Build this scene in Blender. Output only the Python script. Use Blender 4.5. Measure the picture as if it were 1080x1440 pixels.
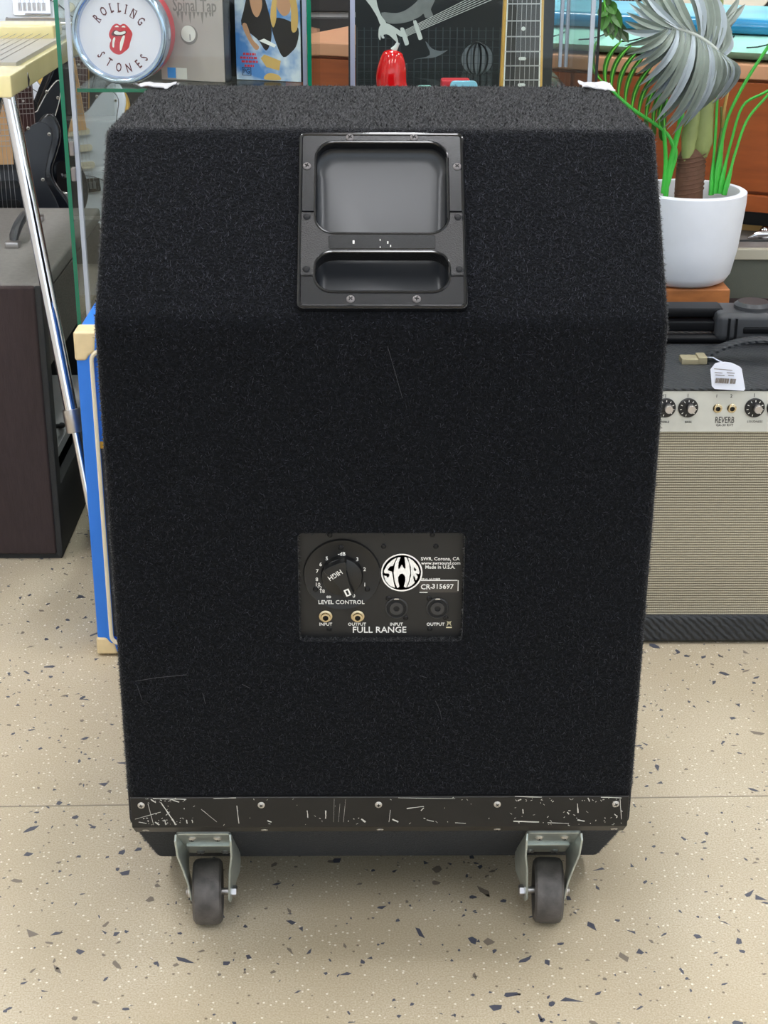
import bpy, bmesh, math, random
import numpy as np
from mathutils import Vector, Matrix, noise

for o in list(bpy.data.objects):
    bpy.data.objects.remove(o)
SC = bpy.context.scene
COL = SC.collection
PI = math.pi
R = math.radians
random.seed(7)
rng = np.random.default_rng(7)

# ------------------------------------------------------------------ camera
F_PX, PITCH, ROLL, YAW = 2162.02, .397, .0051, .0144
CAM = Vector((-.0196, -1.5517, 1.2628))
cd = bpy.data.cameras.new('camera')
cam = bpy.data.objects.new('camera', cd)
COL.objects.link(cam)
cd.sensor_fit = 'VERTICAL'
cd.sensor_height = 36
cd.sensor_width = 27
cd.lens = F_PX / 1440 * 36
cd.clip_start = .05
CROT = Matrix.Rotation(-YAW, 4, 'Z') @ Matrix.Rotation(PI / 2 - PITCH, 4, 'X') @ Matrix.Rotation(ROLL, 4, 'Z')
cam.matrix_world = Matrix.Translation(CAM) @ CROT
SC.camera = cam

# ------------------------------------------------------------------ world, exposure
SC.view_settings.view_transform = 'Standard'
SC.view_settings.look = 'None'
SC.view_settings.gamma = 1
SC.view_settings.use_curve_mapping = False
SC.view_settings.exposure = 0.12
w = bpy.data.worlds.new('world')
SC.world = w
w.use_nodes = True
w.node_tree.nodes['Background'].inputs[0].default_value = (.80, .90, 1.0, 1)
w.node_tree.nodes['Background'].inputs[1].default_value = 1.7
LAMP_POWER = 26.5


def at(px, py, x=None, y=None, z=None):
    """point seen at pixel (px,py) on the plane x=, y= or z="""
    d = CROT.to_3x3() @ Vector(((px - 540) / F_PX, -(py - 720) / F_PX, -1))
    t = (x - CAM.x) / d.x if x is not None else (y - CAM.y) / d.y if y is not None else (z - CAM.z) / d.z
    return CAM + d * t


# ------------------------------------------------------------------ helpers
def lin(c):
    c = [v / 255 for v in c]
    return tuple(v / 12.92 if v <= .04045 else ((v + .055) / 1.055) ** 2.4 for v in c) + (1,)


MATS = {}


def mat(name, rgb, rough=.5, metal=0, bump=0, scale=200, var=0, vscale=20, sheen=0, coat=0, emit=0, trans=0, alpha=1, spec=.5, stretch=None):
    m = bpy.data.materials.new(name)
    m.use_nodes = True
    nt = m.node_tree
    b = nt.nodes['Principled BSDF']
    b.inputs['Base Color'].default_value = lin(rgb)
    b.inputs['Roughness'].default_value = rough
    b.inputs['Metallic'].default_value = metal
    b.inputs['Sheen Weight'].default_value = sheen
    b.inputs['Coat Weight'].default_value = coat
    b.inputs['Transmission Weight'].default_value = trans
    b.inputs['Alpha'].default_value = alpha
    b.inputs['Specular IOR Level'].default_value = spec
    if emit:
        b.inputs['Emission Color'].default_value = lin(rgb)
        b.inputs['Emission Strength'].default_value = emit
    if bump or var:
        tc = nt.nodes.new('ShaderNodeTexCoord')
        src = tc.outputs['Object']
        if stretch:
            mp = nt.nodes.new('ShaderNodeMapping')
            mp.inputs['Scale'].default_value = stretch
            nt.links.new(src, mp.inputs[0])
            src = mp.outputs[0]
    if bump:
        n = nt.nodes.new('ShaderNodeTexNoise')
        n.inputs['Scale'].default_value = scale
        n.inputs['Detail'].default_value = 3
        nt.links.new(src, n.inputs['Vector'])
        bp = nt.nodes.new('ShaderNodeBump')
        bp.inputs['Strength'].default_value = bump
        bp.inputs['Distance'].default_value = .002
        nt.links.new(n.outputs['Fac'], bp.inputs['Height'])
        nt.links.new(bp.outputs[0], b.inputs['Normal'])
    if var:
        n = nt.nodes.new('ShaderNodeTexNoise')
        n.inputs['Scale'].default_value = vscale
        n.inputs['Detail'].default_value = 5
        nt.links.new(src, n.inputs['Vector'])
        hs = nt.nodes.new('ShaderNodeHueSaturation')
        hs.inputs['Color'].default_value = lin(rgb)
        mr = nt.nodes.new('ShaderNodeMapRange')
        mr.inputs[1].default_value = .25
        mr.inputs[2].default_value = .75
        mr.inputs[3].default_value = 1 - var
        mr.inputs[4].default_value = 1 + var
        nt.links.new(n.outputs['Fac'], mr.inputs[0])
        nt.links.new(mr.outputs[0], hs.inputs['Value'])
        nt.links.new(hs.outputs[0], b.inputs['Base Color'])
    MATS[name] = m
    return m


class MB:
    """collects faces in world (or given-frame) coordinates"""

    def __init__(s):
        s.v, s.f, s.m = [], [], []

    def add(s, vs, fs, M=None, mi=0):
        k = len(s.v)
        s.v += [(M @ Vector(v)) if M else Vector(v) for v in vs]
        s.f += [[i + k for i in f] for f in fs]
        s.m += [mi] * len(fs)
        return s

    def box(s, c, d, M=None, mi=0):
        x, y, z = c
        a, b, e = d[0] / 2, d[1] / 2, d[2] / 2
        vs = [(x + i * a, y + j * b, z + k * e) for k in (-1, 1) for j in (-1, 1) for i in (-1, 1)]
        return s.add(vs, [(0, 2, 3, 1), (4, 5, 7, 6), (0, 1, 5, 4), (2, 6, 7, 3), (0, 4, 6, 2), (1, 3, 7, 5)], M, mi)

    def span(s, lo, hi, M=None, mi=0):
        return s.box([(a + b) / 2 for a, b in zip(lo, hi)], [abs(b - a) for a, b in zip(lo, hi)], M, mi)

    def prism(s, poly, h0, h1, M=None, mi=0):
        n = len(poly)
        vs = [(p[0], p[1], h0) for p in poly] + [(p[0], p[1], h1) for p in poly]
        fs = [list(range(n))[::-1], list(range(n, 2 * n))] + [(i, (i + 1) % n, n + (i + 1) % n, n + i) for i in range(n)]
        return s.add(vs, fs, M, mi)

    def tube(s, pts, r, n=8, mi=0, flat=1.0):
        pts = [Vector(p) for p in pts]
        rs = r if isinstance(r, (list, tuple)) else [r] * len(pts)
        t0 = (pts[1] - pts[0]).normalized()
        u = t0.orthogonal().normalized()
        vs, fs = [], []
        for i, p in enumerate(pts):
            t = (pts[min(i + 1, len(pts) - 1)] - pts[max(i - 1, 0)]).normalized()
            u = (u - t * u.dot(t)).normalized()
            v = t.cross(u)
            for k in range(n):
                a = 2 * PI * k / n
                vs.append(p + (u * math.cos(a) + v * math.sin(a) * flat) * rs[i])
        for i in range(len(pts) - 1):
            for k in range(n):
                fs.append((i * n + k, i * n + (k + 1) % n, (i + 1) * n + (k + 1) % n, (i + 1) * n + k))
        fs += [list(range(n))[::-1], list(range((len(pts) - 1) * n, len(pts) * n))]
        return s.add(vs, fs, None, mi)

    def lathe(s, prof, n=24, M=None, mi=0):
        vs, fs, rows = [], [], []
        for r, z in prof:
            if r < 1e-7:
                rows.append([len(vs)])
                vs.append((0, 0, z))
            else:
                rows.append(list(range(len(vs), len(vs) + n)))
                vs += [(r * math.cos(2 * PI * k / n), r * math.sin(2 * PI * k / n), z) for k in range(n)]
        for a, b in zip(rows[:-1], rows[1:]):
            for k in range(n):
                k2 = (k + 1) % n
                if len(a) == 1 and len(b) == 1:
                    continue
                if len(a) == 1:
                    fs.append((a[0], b[k2], b[k]))
                elif len(b) == 1:
                    fs.append((a[k], a[k2], b[0]))
                else:
                    fs.append((a[k], a[k2], b[k2], b[k]))
        for row, rev in ((rows[0], True), (rows[-1], False)):
            if len(row) > 1:
                fs.append(row[::-1] if rev else row)
        return s.add(vs, fs, M, mi)

    def loft(s, rings, M=None, mi=0, cap0=False, cap1=False):
        n = len(rings[0])
        vs = [v for r in rings for v in r]
        fs = [(i * n + k, i * n + (k + 1) % n, (i + 1) * n + (k + 1) % n, (i + 1) * n + k) for i in range(len(rings) - 1) for k in range(n)]
        if cap0:
            fs.append(list(range(n))[::-1])
        if cap1:
            fs.append(list(range((len(rings) - 1) * n, len(rings) * n)))
        return s.add(vs, fs, M, mi)


def frame(o, x, y, z=None):
    x, y = Vector(x).normalized(), Vector(y).normalized()
    z = Vector(z) if z else x.cross(y)
    M = Matrix((x, y, z.normalized())).transposed().to_4x4()
    M.translation = Vector(o)
    return M


WM = {}


def mesh_of(mb, mats, name, off=None, smooth=True, bevel=0, seg=2, angle=35, tri=False):
    bm = bmesh.new()
    bv = [bm.verts.new((off @ v) if off else v) for v in mb.v]
    for f, mi in zip(mb.f, mb.m):
        try:
            fc = bm.faces.new([bv[i] for i in f])
            fc.material_index = mi
        except ValueError:
            pass
    bmesh.ops.recalc_face_normals(bm, faces=bm.faces)
    if bevel:
        es = [e for e in bm.edges if len(e.link_faces) == 2 and e.calc_face_angle(0) > R(30)]
        bmesh.ops.bevel(bm, geom=es, offset=bevel, segments=seg, profile=.5, affect='EDGES', clamp_overlap=True)
    me = bpy.data.meshes.new(name)
    bm.to_mesh(me)
    bm.free()
    for m in (mats if isinstance(mats, (list, tuple)) else [mats]):
        me.materials.append(MATS[m] if isinstance(m, str) else m)
    if smooth and len(me.polygons):
        me.polygons.foreach_set('use_smooth', [True] * len(me.polygons))
        me.set_sharp_from_angle(angle=R(angle))
    return me


def tag(o, label=None, cat=None, group=None, kind=None):
    if label: o['label'] = label
    if cat: o['category'] = cat
    if group: o['group'] = group
    if kind: o['kind'] = kind
    return o


def thing(name, label, cat, loc, group=None, kind=None):
    o = bpy.data.objects.new(name, None)
    o.empty_display_size = .05
    COL.objects.link(o)
    o.location = loc
    WM[o] = Matrix.Translation(Vector(loc))
    return tag(o, label, cat, group, kind)


def part(name, mb, mats, parent, label=None, kind=None, **kw):
    me = mesh_of(mb, mats, name, WM[parent].inverted(), **kw)
    o = bpy.data.objects.new(name, me)
    COL.objects.link(o)
    o.parent = parent
    WM[o] = WM[parent]
    if kw.get('bevel'):
        o.modifiers.new('weighted_normal', 'WEIGHTED_NORMAL').keep_sharp = True
    return tag(o, label, kind=kind)


def solo(name, mb, mats, label, cat, group=None, kind=None, **kw):
    xs = [v.x for v in mb.v]; ys = [v.y for v in mb.v]; zs = [v.z for v in mb.v]
    loc = Vector(((min(xs) + max(xs)) / 2, (min(ys) + max(ys)) / 2, min(zs)))
    me = mesh_of(mb, mats, name, Matrix.Translation(-loc), **kw)
    o = bpy.data.objects.new(name, me)
    COL.objects.link(o)
    o.location = loc
    WM[o] = Matrix.Translation(loc)
    if kw.get('bevel'):
        o.modifiers.new('weighted_normal', 'WEIGHTED_NORMAL').keep_sharp = True
    return tag(o, label, cat, group, kind)


def stamp(name, me, parent, M):
    """a copy of a ready mesh as a part, at world matrix M"""
    o = bpy.data.objects.new(name, me)
    COL.objects.link(o)
    o.parent = parent
    o.matrix_local = WM[parent].inverted() @ M
    WM[o] = M.copy()
    return o


def struct(name, mb, mats, **kw):
    o = solo(name, mb, mats, None, None, kind='structure', **kw)
    return o


def rrect(x0, x1, y0, y1, r, n=6):
    out = []
    for cx, cy, a0 in ((x1 - r, y1 - r, 0), (x0 + r, y1 - r, 90), (x0 + r, y0 + r, 180), (x1 - r, y0 + r, 270)):
        for k in range(n + 1):
            a = R(a0 + 90 * k / n)
            out.append((cx + r * math.cos(a), cy + r * math.sin(a)))
    return out


def circ(cx, cy, r, n=32, a0=0, a1=360):
    full = abs(a1 - a0) >= 360
    return [(cx + r * math.cos(R(a0 + (a1 - a0) * k / (n if full else n - 1))), cy + r * math.sin(R(a0 + (a1 - a0) * k / (n if full else n - 1)))) for k in range(n)]


def smooth_poly(p, n=4, closed=True):
    out = []
    N = len(p)
    for i in range(N if closed else N - 1):
        g = lambda j: Vector(p[j % N]) if closed else Vector(p[max(0, min(N - 1, j))])
        a, b, c, d = g(i - 1), g(i), g(i + 1), g(i + 2)
        for k in range(n):
            t = k / n
            q = .5 * ((2 * b) + (c - a) * t + (2 * a - 5 * b + 4 * c - d) * t * t + (3 * b - a - 3 * c + d) * t ** 3)
            out.append(tuple(q))
    if not closed:
        out.append(tuple(p[-1]))
    return out


def text_mb(s, size, M, mb=None, ex=.0002, sx=1.0, shear=0, bold=0, mi=0):
    cu = bpy.data.curves.new('lettering', 'FONT')
    cu.body = s
    cu.size = size
    cu.align_x = 'CENTER'
    cu.align_y = 'CENTER'
    cu.extrude = ex
    cu.resolution_u = 2
    cu.shear = shear
    cu.offset = bold
    o = bpy.data.objects.new('lettering', cu)
    COL.objects.link(o)
    me = o.to_mesh()
    mb = mb or MB()
    S = Matrix.Diagonal((sx, 1, 1, 1))
    mb.add([S @ v.co for v in me.vertices], [list(p.vertices) for p in me.polygons], M, mi)
    o.to_mesh_clear()
    bpy.data.objects.remove(o)
    bpy.data.curves.remove(cu)
    return mb


def facing(p, s=1, roll=0):
    """frame on a camera-facing vertical plane (normal -Y)"""
    return frame(p, (1, 0, 0), (0, 0, 1)) @ Matrix.Rotation(roll, 4, 'Z')


# ------------------------------------------------------------------ materials
mat('carpet', (14, 15, 18), rough=1, bump=1.0, scale=330, var=.5, vscale=260, sheen=.10, spec=.05)
mat('fibre', (26, 27, 32), rough=1, spec=.05, sheen=.16, var=.6, vscale=170)
mat('fibre_pale', (54, 55, 62), rough=1, spec=.05, sheen=.16)
mat('black_plastic', (20, 21, 25), rough=.25, bump=.08, scale=900)
mat('rim_plastic', (16, 17, 20), rough=.12)
mat('dish_plastic', (32, 35, 40), rough=.3)
mat('tex_plastic', (22, 21, 22), rough=.38, bump=.5, scale=700)
mat('screw_metal', (186, 182, 176), rough=.32, metal=.6)
mat('screw_grey', (110, 106, 106), rough=.35, metal=.6)
mat('dark_screw', (40, 40, 42), rough=.35, metal=.8)
mat('slot', (10, 10, 11), rough=.7)
mat('panel_black', (19, 18, 18), rough=.5)
mat('knob_black', (17, 17, 18), rough=.4)
mat('socket_grey', (44, 44, 46), rough=.35)
mat('print_white', (232, 230, 226), rough=.6)
mat('print_cream', (214, 204, 170), rough=.6)
mat('serial_plate', (58, 53, 50), rough=.4)
mat('nickel', (205, 190, 158), rough=.25, metal=1)
mat('zinc', (194, 202, 198), rough=.3, metal=.6, var=.12, vscale=60)
mat('bar_black', (25, 24, 24), rough=.42, var=.2, vscale=40, spec=.35)
mat('scratch', (196, 194, 188), rough=.7)
mat('wheel_rubber', (80, 76, 74), rough=.55, bump=.3, scale=400, var=.5, vscale=55)
mat('hub_dark', (26, 25, 26), rough=.5)
mat('blue_tolex', (42, 122, 226), rough=.5, bump=.25, scale=700)
mat('blue_dark', (26, 88, 180), rough=.5)
mat('cream_plastic', (226, 204, 160), rough=.4, var=.08, vscale=60)
mat('cream_piping', (226, 216, 190), rough=.5)
mat('gold_trim', (196, 150, 40), rough=.35)
mat('dark_cloth', (64, 66, 68), rough=.95, bump=.4, scale=600)
mat('brown_cloth', (56, 45, 45), rough=.95, bump=.5, scale=500, var=.14, vscale=160, stretch=(1, 1, .15))
mat('grey_tolex', (116, 113, 109), rough=.75, bump=.5, scale=500, var=.1, vscale=90)
mat('speckle_tolex', (84, 80, 74), rough=.85, bump=.5, scale=350, var=.55, vscale=330)
mat('black_board', (20, 20, 21), rough=.8)
mat('dark_tolex', (40, 41, 42), rough=.7, bump=.4, scale=500)
mat('pale_grey', (150, 150, 150), rough=.7)
mat('chrome', (226, 226, 232), rough=.07, metal=1)
mat('brushed', (196, 192, 192), rough=.3, metal=1)
mat('steel_cream', (228, 214, 158), rough=.25, coat=.4, var=.06, vscale=12)
mat('steel_top', (170, 166, 160), rough=.35, var=.05)
def glass_material():
    m = bpy.data.materials.new('glass')
    m.use_nodes = True
    nt = m.node_tree
    nt.nodes.remove(nt.nodes['Principled BSDF'])
    tr_, gl_, mx_, lw, pw, mr_ = [nt.nodes.new('ShaderNode' + k) for k in ('BsdfTransparent', 'BsdfGlossy', 'MixShader', 'LayerWeight', 'Math', 'Math')]
    tr_.inputs[0].default_value = (.955, .98, .965, 1)
    gl_.inputs['Roughness'].default_value = .02
    lw.inputs[0].default_value = .5
    pw.operation = 'POWER'
    pw.inputs[1].default_value = 5
    mr_.operation = 'MULTIPLY_ADD'
    mr_.inputs[1].default_value = .45
    mr_.inputs[2].default_value = .02
    nt.links.new(lw.outputs['Facing'], pw.inputs[0])
    nt.links.new(pw.outputs[0], mr_.inputs[0])
    nt.links.new(mr_.outputs[0], mx_.inputs[0])
    nt.links.new(tr_.outputs[0], mx_.inputs[1])
    nt.links.new(gl_.outputs[0], mx_.inputs[2])
    nt.links.new(mx_.outputs[0], nt.nodes['Material Output'].inputs[0])
    MATS['glass'] = m


glass_material()
mat('glass_edge', (12, 104, 76), rough=.15)
mat('acrylic_strip', (198, 200, 214), rough=.15, alpha=.75)
mat('lilac_metal', (176, 180, 200), rough=.3, metal=.6)
mat('sign_white', (222, 216, 228), rough=.5)
mat('sign_rim', (186, 200, 224), rough=.16, metal=.85)
mat('sign_red', (196, 44, 56), rough=.4)
mat('maroon_ink', (92, 30, 40), rough=.6)
mat('ink', (40, 34, 34), rough=.7)
mat('ink_grey', (120, 112, 106), rough=.8)
mat('cover_beige', (164, 152, 146), rough=.45, var=.08, vscale=18)
mat('cover_edge', (200, 176, 152), rough=.6)
mat('cover_dark', (30, 31, 34), rough=.4)
mat('sticker_blue', (30, 132, 208), rough=.5)
mat('sticker_white', (212, 208, 200), rough=.6)
mat('skin_tan', (186, 138, 106), rough=.6)
mat('straw', (202, 164, 96), rough=.7)
mat('poster_black', (30, 32, 36), rough=.35)
mat('poster_grid', (62, 68, 74), rough=.5)
mat('poster_grey', (120, 122, 124), rough=.5, var=.18, vscale=40)
mat('poster_light', (204, 206, 206), rough=.5)
mat('poster_mid', (104, 108, 114), rough=.5)
mat('red_gloss', (208, 16, 22), rough=.12, coat=.5)
mat('mint', (150, 208, 200), rough=.4)
mat('pale_blue', (134, 190, 214), rough=.3)
mat('maple', (206, 162, 84), rough=.35, var=.08, vscale=30)
mat('maple_pale', (224, 178, 128), rough=.35, var=.08, vscale=30)
mat('rosewood', (70, 38, 40), rough=.5, var=.15, vscale=60)
mat('ebony', (58, 55, 54), rough=.5)
mat('pearl', (222, 224, 220), rough=.3)
mat('guitar_black', (20, 23, 30), rough=.12, coat=.4)
mat('guard_black', (44, 47, 54), rough=.2)
mat('guitar_white', (222, 228, 240), rough=.2, coat=.3)
mat('guitar_cream', (232, 224, 204), rough=.25)
mat('guitar_gold', (206, 168, 84), rough=.25)
mat('maroon_paint', (104, 46, 56), rough=.4)
mat('amp_black', (40, 43, 47), rough=.6, bump=.9, scale=260, stretch=(1, 1, .6))
mat('amp_silver', (206, 206, 198), rough=.35, var=.05, vscale=40)
mat('tag_white', (226, 230, 244), rough=.6)
mat('stand_black', (9, 10, 13), rough=.35, spec=.2)
mat('stand_grey', (58, 60, 63), rough=.35, spec=.4)
mat('brass_dull', (176, 166, 136), rough=.4, metal=.5)
mat('pot_white', (222, 226, 234), rough=.45, var=.03, vscale=20)
mat('pot_inside', (206, 208, 206), rough=.6)
mat('soil', (120, 92, 66), rough=1, bump=1, scale=150, var=.4, vscale=90)
mat('trunk', (98, 68, 52), rough=.8, bump=.4, scale=120, var=.2, vscale=40)
mat('sheath_green', (138, 150, 92), rough=.5, var=.16, vscale=30)
mat('leaf_silver', (138, 148, 140), rough=.38, var=.14, vscale=26)
mat('leaf_pale', (172, 182, 188), rough=.38, var=.1, vscale=26)
mat('leaf_dark', (72, 92, 62), rough=.45, var=.15, vscale=30)
mat('leaf_bright', (64, 178, 64), rough=.4, var=.14, vscale=30)
mat('leaf_frond', (70, 122, 50), rough=.4, var=.12, vscale=30)
mat('vein_green', (118, 214, 82), rough=.4)
mat('ridge', (176, 182, 176), rough=.5)
mat('block_wood', (158, 98, 52), rough=.5, var=.3, vscale=22, stretch=(1, 1, 3))
mat('side_wood', (142, 72, 32), rough=.35, var=.16, vscale=9, stretch=(1, 1, 9))
mat('side_top', (196, 146, 112), rough=.35, var=.05, vscale=9)
mat('cushion', (150, 206, 190), rough=.8, var=.12, vscale=8)
mat('cushion_line', (28, 44, 46), rough=.8)
mat('blue_resin', (38, 126, 172), rough=.18, coat=.4, var=.25, vscale=6)
mat('cyan_top', (132, 208, 232), rough=.3, var=.2, vscale=7)
mat('olive_cloth', (84, 88, 80), rough=.9, bump=.3, scale=500)
mat('taupe', (124, 118, 114), rough=.45, metal=.2)
mat('beige_band', (168, 164, 148), rough=.6)
mat('tan', (166, 132, 76), rough=.6)
mat('slat_black', (34, 33, 33), rough=.6)
mat('slat_white', (226, 224, 222), rough=.5)
mat('wall_white', (214, 212, 206), rough=.9)
mat('ceiling_white', (226, 226, 224), rough=.9)
mat('lamp_housing', (230, 230, 230), rough=.5)
mat('lamp_glow', (250, 251, 255), rough=.5, emit=LAMP_POWER)
mat('chip_dark', (76, 78, 90), rough=.4)
mat('chip_mid', (122, 112, 100), rough=.4)
mat('joint_grey', (148, 138, 122), rough=.6)
mat('film', (226, 226, 230), rough=.3, alpha=.62)
mat('cord_black', (14, 14, 15), rough=.6)
mat('lint', (78, 78, 82), rough=1)


def floor_material():
    m = bpy.data.materials.new('terrazzo')
    m.use_nodes = True
    nt = m.node_tree
    b = nt.nodes['Principled BSDF']
    b.inputs['Roughness'].default_value = .42
    tc = nt.nodes.new('ShaderNodeTexCoord')

    def nz(scale, det):
        n = nt.nodes.new('ShaderNodeTexNoise')
        n.inputs['Scale'].default_value = scale
        n.inputs['Detail'].default_value = det
        nt.links.new(tc.outputs['Object'], n.inputs['Vector'])
        return n

    def ramp(src, stops):
        r = nt.nodes.new('ShaderNodeValToRGB')
        e = r.color_ramp.elements
        e[0].position, e[0].color = stops[0][0], stops[0][1]
        e[1].position, e[1].color = stops[-1][0], stops[-1][1]
        for p, c in stops[1:-1]:
            x = e.new(p)
            x.color = c
        nt.links.new(src, r.inputs[0])
        return r

    def mix(fac, a, c):
        x = nt.nodes.new('ShaderNodeMix')
        x.data_type = 'RGBA'
        nt.links.new(fac, x.inputs[0])
        for s, i in ((a, 6), (c, 7)):
            if isinstance(s, tuple):
                x.inputs[i].default_value = s
            else:
                nt.links.new(s, x.inputs[i])
        return x.outputs[2]

    base = ramp(nz(3.5, 4).outputs['Fac'], [(.3, lin((184, 171, 146))), (.7, lin((205, 194, 172)))])
    grit = nz(420, 2)
    g = ramp(grit.outputs['Fac'], [(.2, (0, 0, 0, 1)), (.66, (1, 1, 1, 1))])
    c1 = mix(g.outputs[0], lin((164, 148, 120)), base.outputs[0])
    # small pale chips
    vo = nt.nodes.new('ShaderNodeTexVoronoi')
    vo.inputs['Scale'].default_value = 130
    nt.links.new(tc.outputs['Object'], vo.inputs['Vector'])
    sp = ramp(vo.outputs['Distance'], [(.16, (1, 1, 1, 1)), (.24, (0, 0, 0, 1))])
    sel = nt.nodes.new('ShaderNodeSeparateColor')
    nt.links.new(vo.outputs['Color'], sel.inputs[0])
    th = nt.nodes.new('ShaderNodeMath')
    th.operation = 'GREATER_THAN'
    th.inputs[1].default_value = .62
    nt.links.new(sel.outputs[0], th.inputs[0])
    mu = nt.nodes.new('ShaderNodeMath')
    mu.operation = 'MULTIPLY'
    nt.links.new(sp.outputs[0], mu.inputs[0])
    nt.links.new(th.outputs[0], mu.inputs[1])
    c2 = mix(mu.outputs[0], c1, lin((226, 220, 206)))
    # small dark specks
    vo2 = nt.nodes.new('ShaderNodeTexVoronoi')
    vo2.inputs['Scale'].default_value = 75
    nt.links.new(tc.outputs['Object'], vo2.inputs['Vector'])
    sp2 = ramp(vo2.outputs['Distance'], [(.1, (1, 1, 1, 1)), (.17, (0, 0, 0, 1))])
    sel2 = nt.nodes.new('ShaderNodeSeparateColor')
    nt.links.new(vo2.outputs['Color'], sel2.inputs[0])
    th2 = nt.nodes.new('ShaderNodeMath')
    th2.operation = 'GREATER_THAN'
    th2.inputs[1].default_value = .8
    nt.links.new(sel2.outputs[1], th2.inputs[0])
    mu2 = nt.nodes.new('ShaderNodeMath')
    mu2.operation = 'MULTIPLY'
    nt.links.new(sp2.outputs[0], mu2.inputs[0])
    nt.links.new(th2.outputs[0], mu2.inputs[1])
    c3 = mix(mu2.outputs[0], c2, lin((120, 108, 92)))
    nt.links.new(c3, b.inputs['Base Color'])
    MATS['terrazzo'] = m


floor_material()


def weave():
    nt = MATS['amp_black'].node_tree
    wv = nt.nodes.new('ShaderNodeTexWave')
    wv.bands_direction = 'DIAGONAL'
    wv.inputs['Scale'].default_value = 45
    wv.inputs['Distortion'].default_value = 2.5
    wv.inputs['Detail Scale'].default_value = 2
    tc = nt.nodes.new('ShaderNodeTexCoord')
    nt.links.new(tc.outputs['Object'], wv.inputs['Vector'])
    bp = [n for n in nt.nodes if n.type == 'BUMP'][0]
    nt.links.new(wv.outputs['Fac'], bp.inputs['Height'])


weave()


def stripe_cloth():
    m = bpy.data.materials.new('stripe_cloth')
    m.use_nodes = True
    nt = m.node_tree
    b = nt.nodes['Principled BSDF']
    b.inputs['Roughness'].default_value = .7
    tc = nt.nodes.new('ShaderNodeTexCoord')

    def wave(axis, scale, dist):
        wv = nt.nodes.new('ShaderNodeTexWave')
        wv.bands_direction = axis
        wv.inputs['Scale'].default_value = scale
        wv.inputs['Distortion'].default_value = dist
        wv.inputs['Detail Scale'].default_value = 3
        nt.links.new(tc.outputs['Object'], wv.inputs['Vector'])
        return wv
    a = wave('Z', 68, .5)
    x = wave('X', 90, 1.5)
    r = nt.nodes.new('ShaderNodeValToRGB')
    e = r.color_ramp.elements
    e[0].position, e[0].color = .2, lin((112, 104, 88))
    e[1].position, e[1].color = .75, lin((192, 184, 162))
    nt.links.new(a.outputs['Fac'], r.inputs[0])
    mx = nt.nodes.new('ShaderNodeMix')
    mx.data_type = 'RGBA'
    mx.blend_type = 'MULTIPLY'
    mx.inputs[0].default_value = .25
    nt.links.new(r.outputs[0], mx.inputs[6])
    nt.links.new(x.outputs['Color'], mx.inputs[7])
    nt.links.new(mx.outputs[2], b.inputs['Base Color'])
    bp = nt.nodes.new('ShaderNodeBump')
    bp.inputs['Strength'].default_value = .5
    bp.inputs['Distance'].default_value = .001
    nt.links.new(a.outputs['Fac'], bp.inputs['Height'])
    nt.links.new(bp.outputs[0], b.inputs['Normal'])
    MATS['stripe_cloth'] = m


stripe_cloth()


def sky_print():
    m = bpy.data.materials.new('sky_print')
    m.use_nodes = True
    nt = m.node_tree
    b = nt.nodes['Principled BSDF']
    b.inputs['Roughness'].default_value = .4
    tc = nt.nodes.new('ShaderNodeTexCoord')
    n = nt.nodes.new('ShaderNodeTexNoise')
    n.inputs['Scale'].default_value = 14
    n.inputs['Detail'].default_value = 4
    nt.links.new(tc.outputs['Object'], n.inputs['Vector'])
    r = nt.nodes.new('ShaderNodeValToRGB')
    e = r.color_ramp.elements
    e[0].position, e[0].color = .44, lin((76, 128, 190))
    e[1].position, e[1].color = .58, lin((206, 214, 222))
    nt.links.new(n.outputs['Fac'], r.inputs[0])
    nt.links.new(r.outputs[0], b.inputs['Base Color'])
    MATS['sky_print'] = m


sky_print()

# ------------------------------------------------------------------ room shell
X0, X1, Y0, Y1, ZC = -2.6, 2.8, -4.4, 3.25, 3.0
floor = struct('floor', MB().span((X0, Y0, -.05), (X1, Y1, 0)), 'terrazzo', smooth=False)
struct('ceiling', MB().span((X0, Y0, ZC), (X1, Y1, ZC + .05)), 'ceiling_white', smooth=False)
struct('wall_left', MB().span((X0 - .05, Y0, 0), (X0, Y1, ZC)), 'wall_white', smooth=False)
mw = MB()
mw.span((X1, Y0, 0), (X1 + .05, -3.6, ZC)).span((X1, -.6, 0), (X1 + .05, Y1, ZC)).span((X1, -3.6, 0), (X1 + .05, -.6, .6)).span((X1, -3.6, 2.6), (X1 + .05, -.6, ZC))
struct('wall_right', mw, 'wall_white', smooth=False)
mw = MB()
mw.span((X0, Y0 - .05, 0), (X1, Y0, .35)).span((X0, Y0 - .05, 2.7), (X1, Y0, ZC))
struct('wall_front', mw, 'wall_white', smooth=False)
mw = MB()
for k in range(5):
    x = X0 + .03 + (X1 - X0 - .06) * k / 4
    mw.span((x - .03, Y0 - .05, .35), (x + .03, Y0, 2.7))
struct('window_1', mw, 'lamp_housing', smooth=False)
mw = MB()
for y in (-3.57, -2.1, -.63):
    mw.span((X1, y - .03, .6), (X1 + .05, y + .03, 2.6))
struct('window_2', mw, 'lamp_housing', smooth=False)
wallb = struct('wall_back', MB().span((X0, Y1, 0), (X1, Y1 + .05, ZC)), 'slat_white', smooth=False)
Z_STRIP = at(455, 20, y=Y1).z
PIT = .152
me = mesh_of(MB().span((X0, -.012, .008), (X1, .012, PIT - .008)), 'slat_black', 'slat', bevel=.003, seg=1)
k0 = math.ceil(-Z_STRIP / PIT)
for k in range(k0, k0 + 19):
    stamp('slat', me, wallb, Matrix.Translation((0, Y1 - .012, Z_STRIP + k * PIT)))
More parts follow.
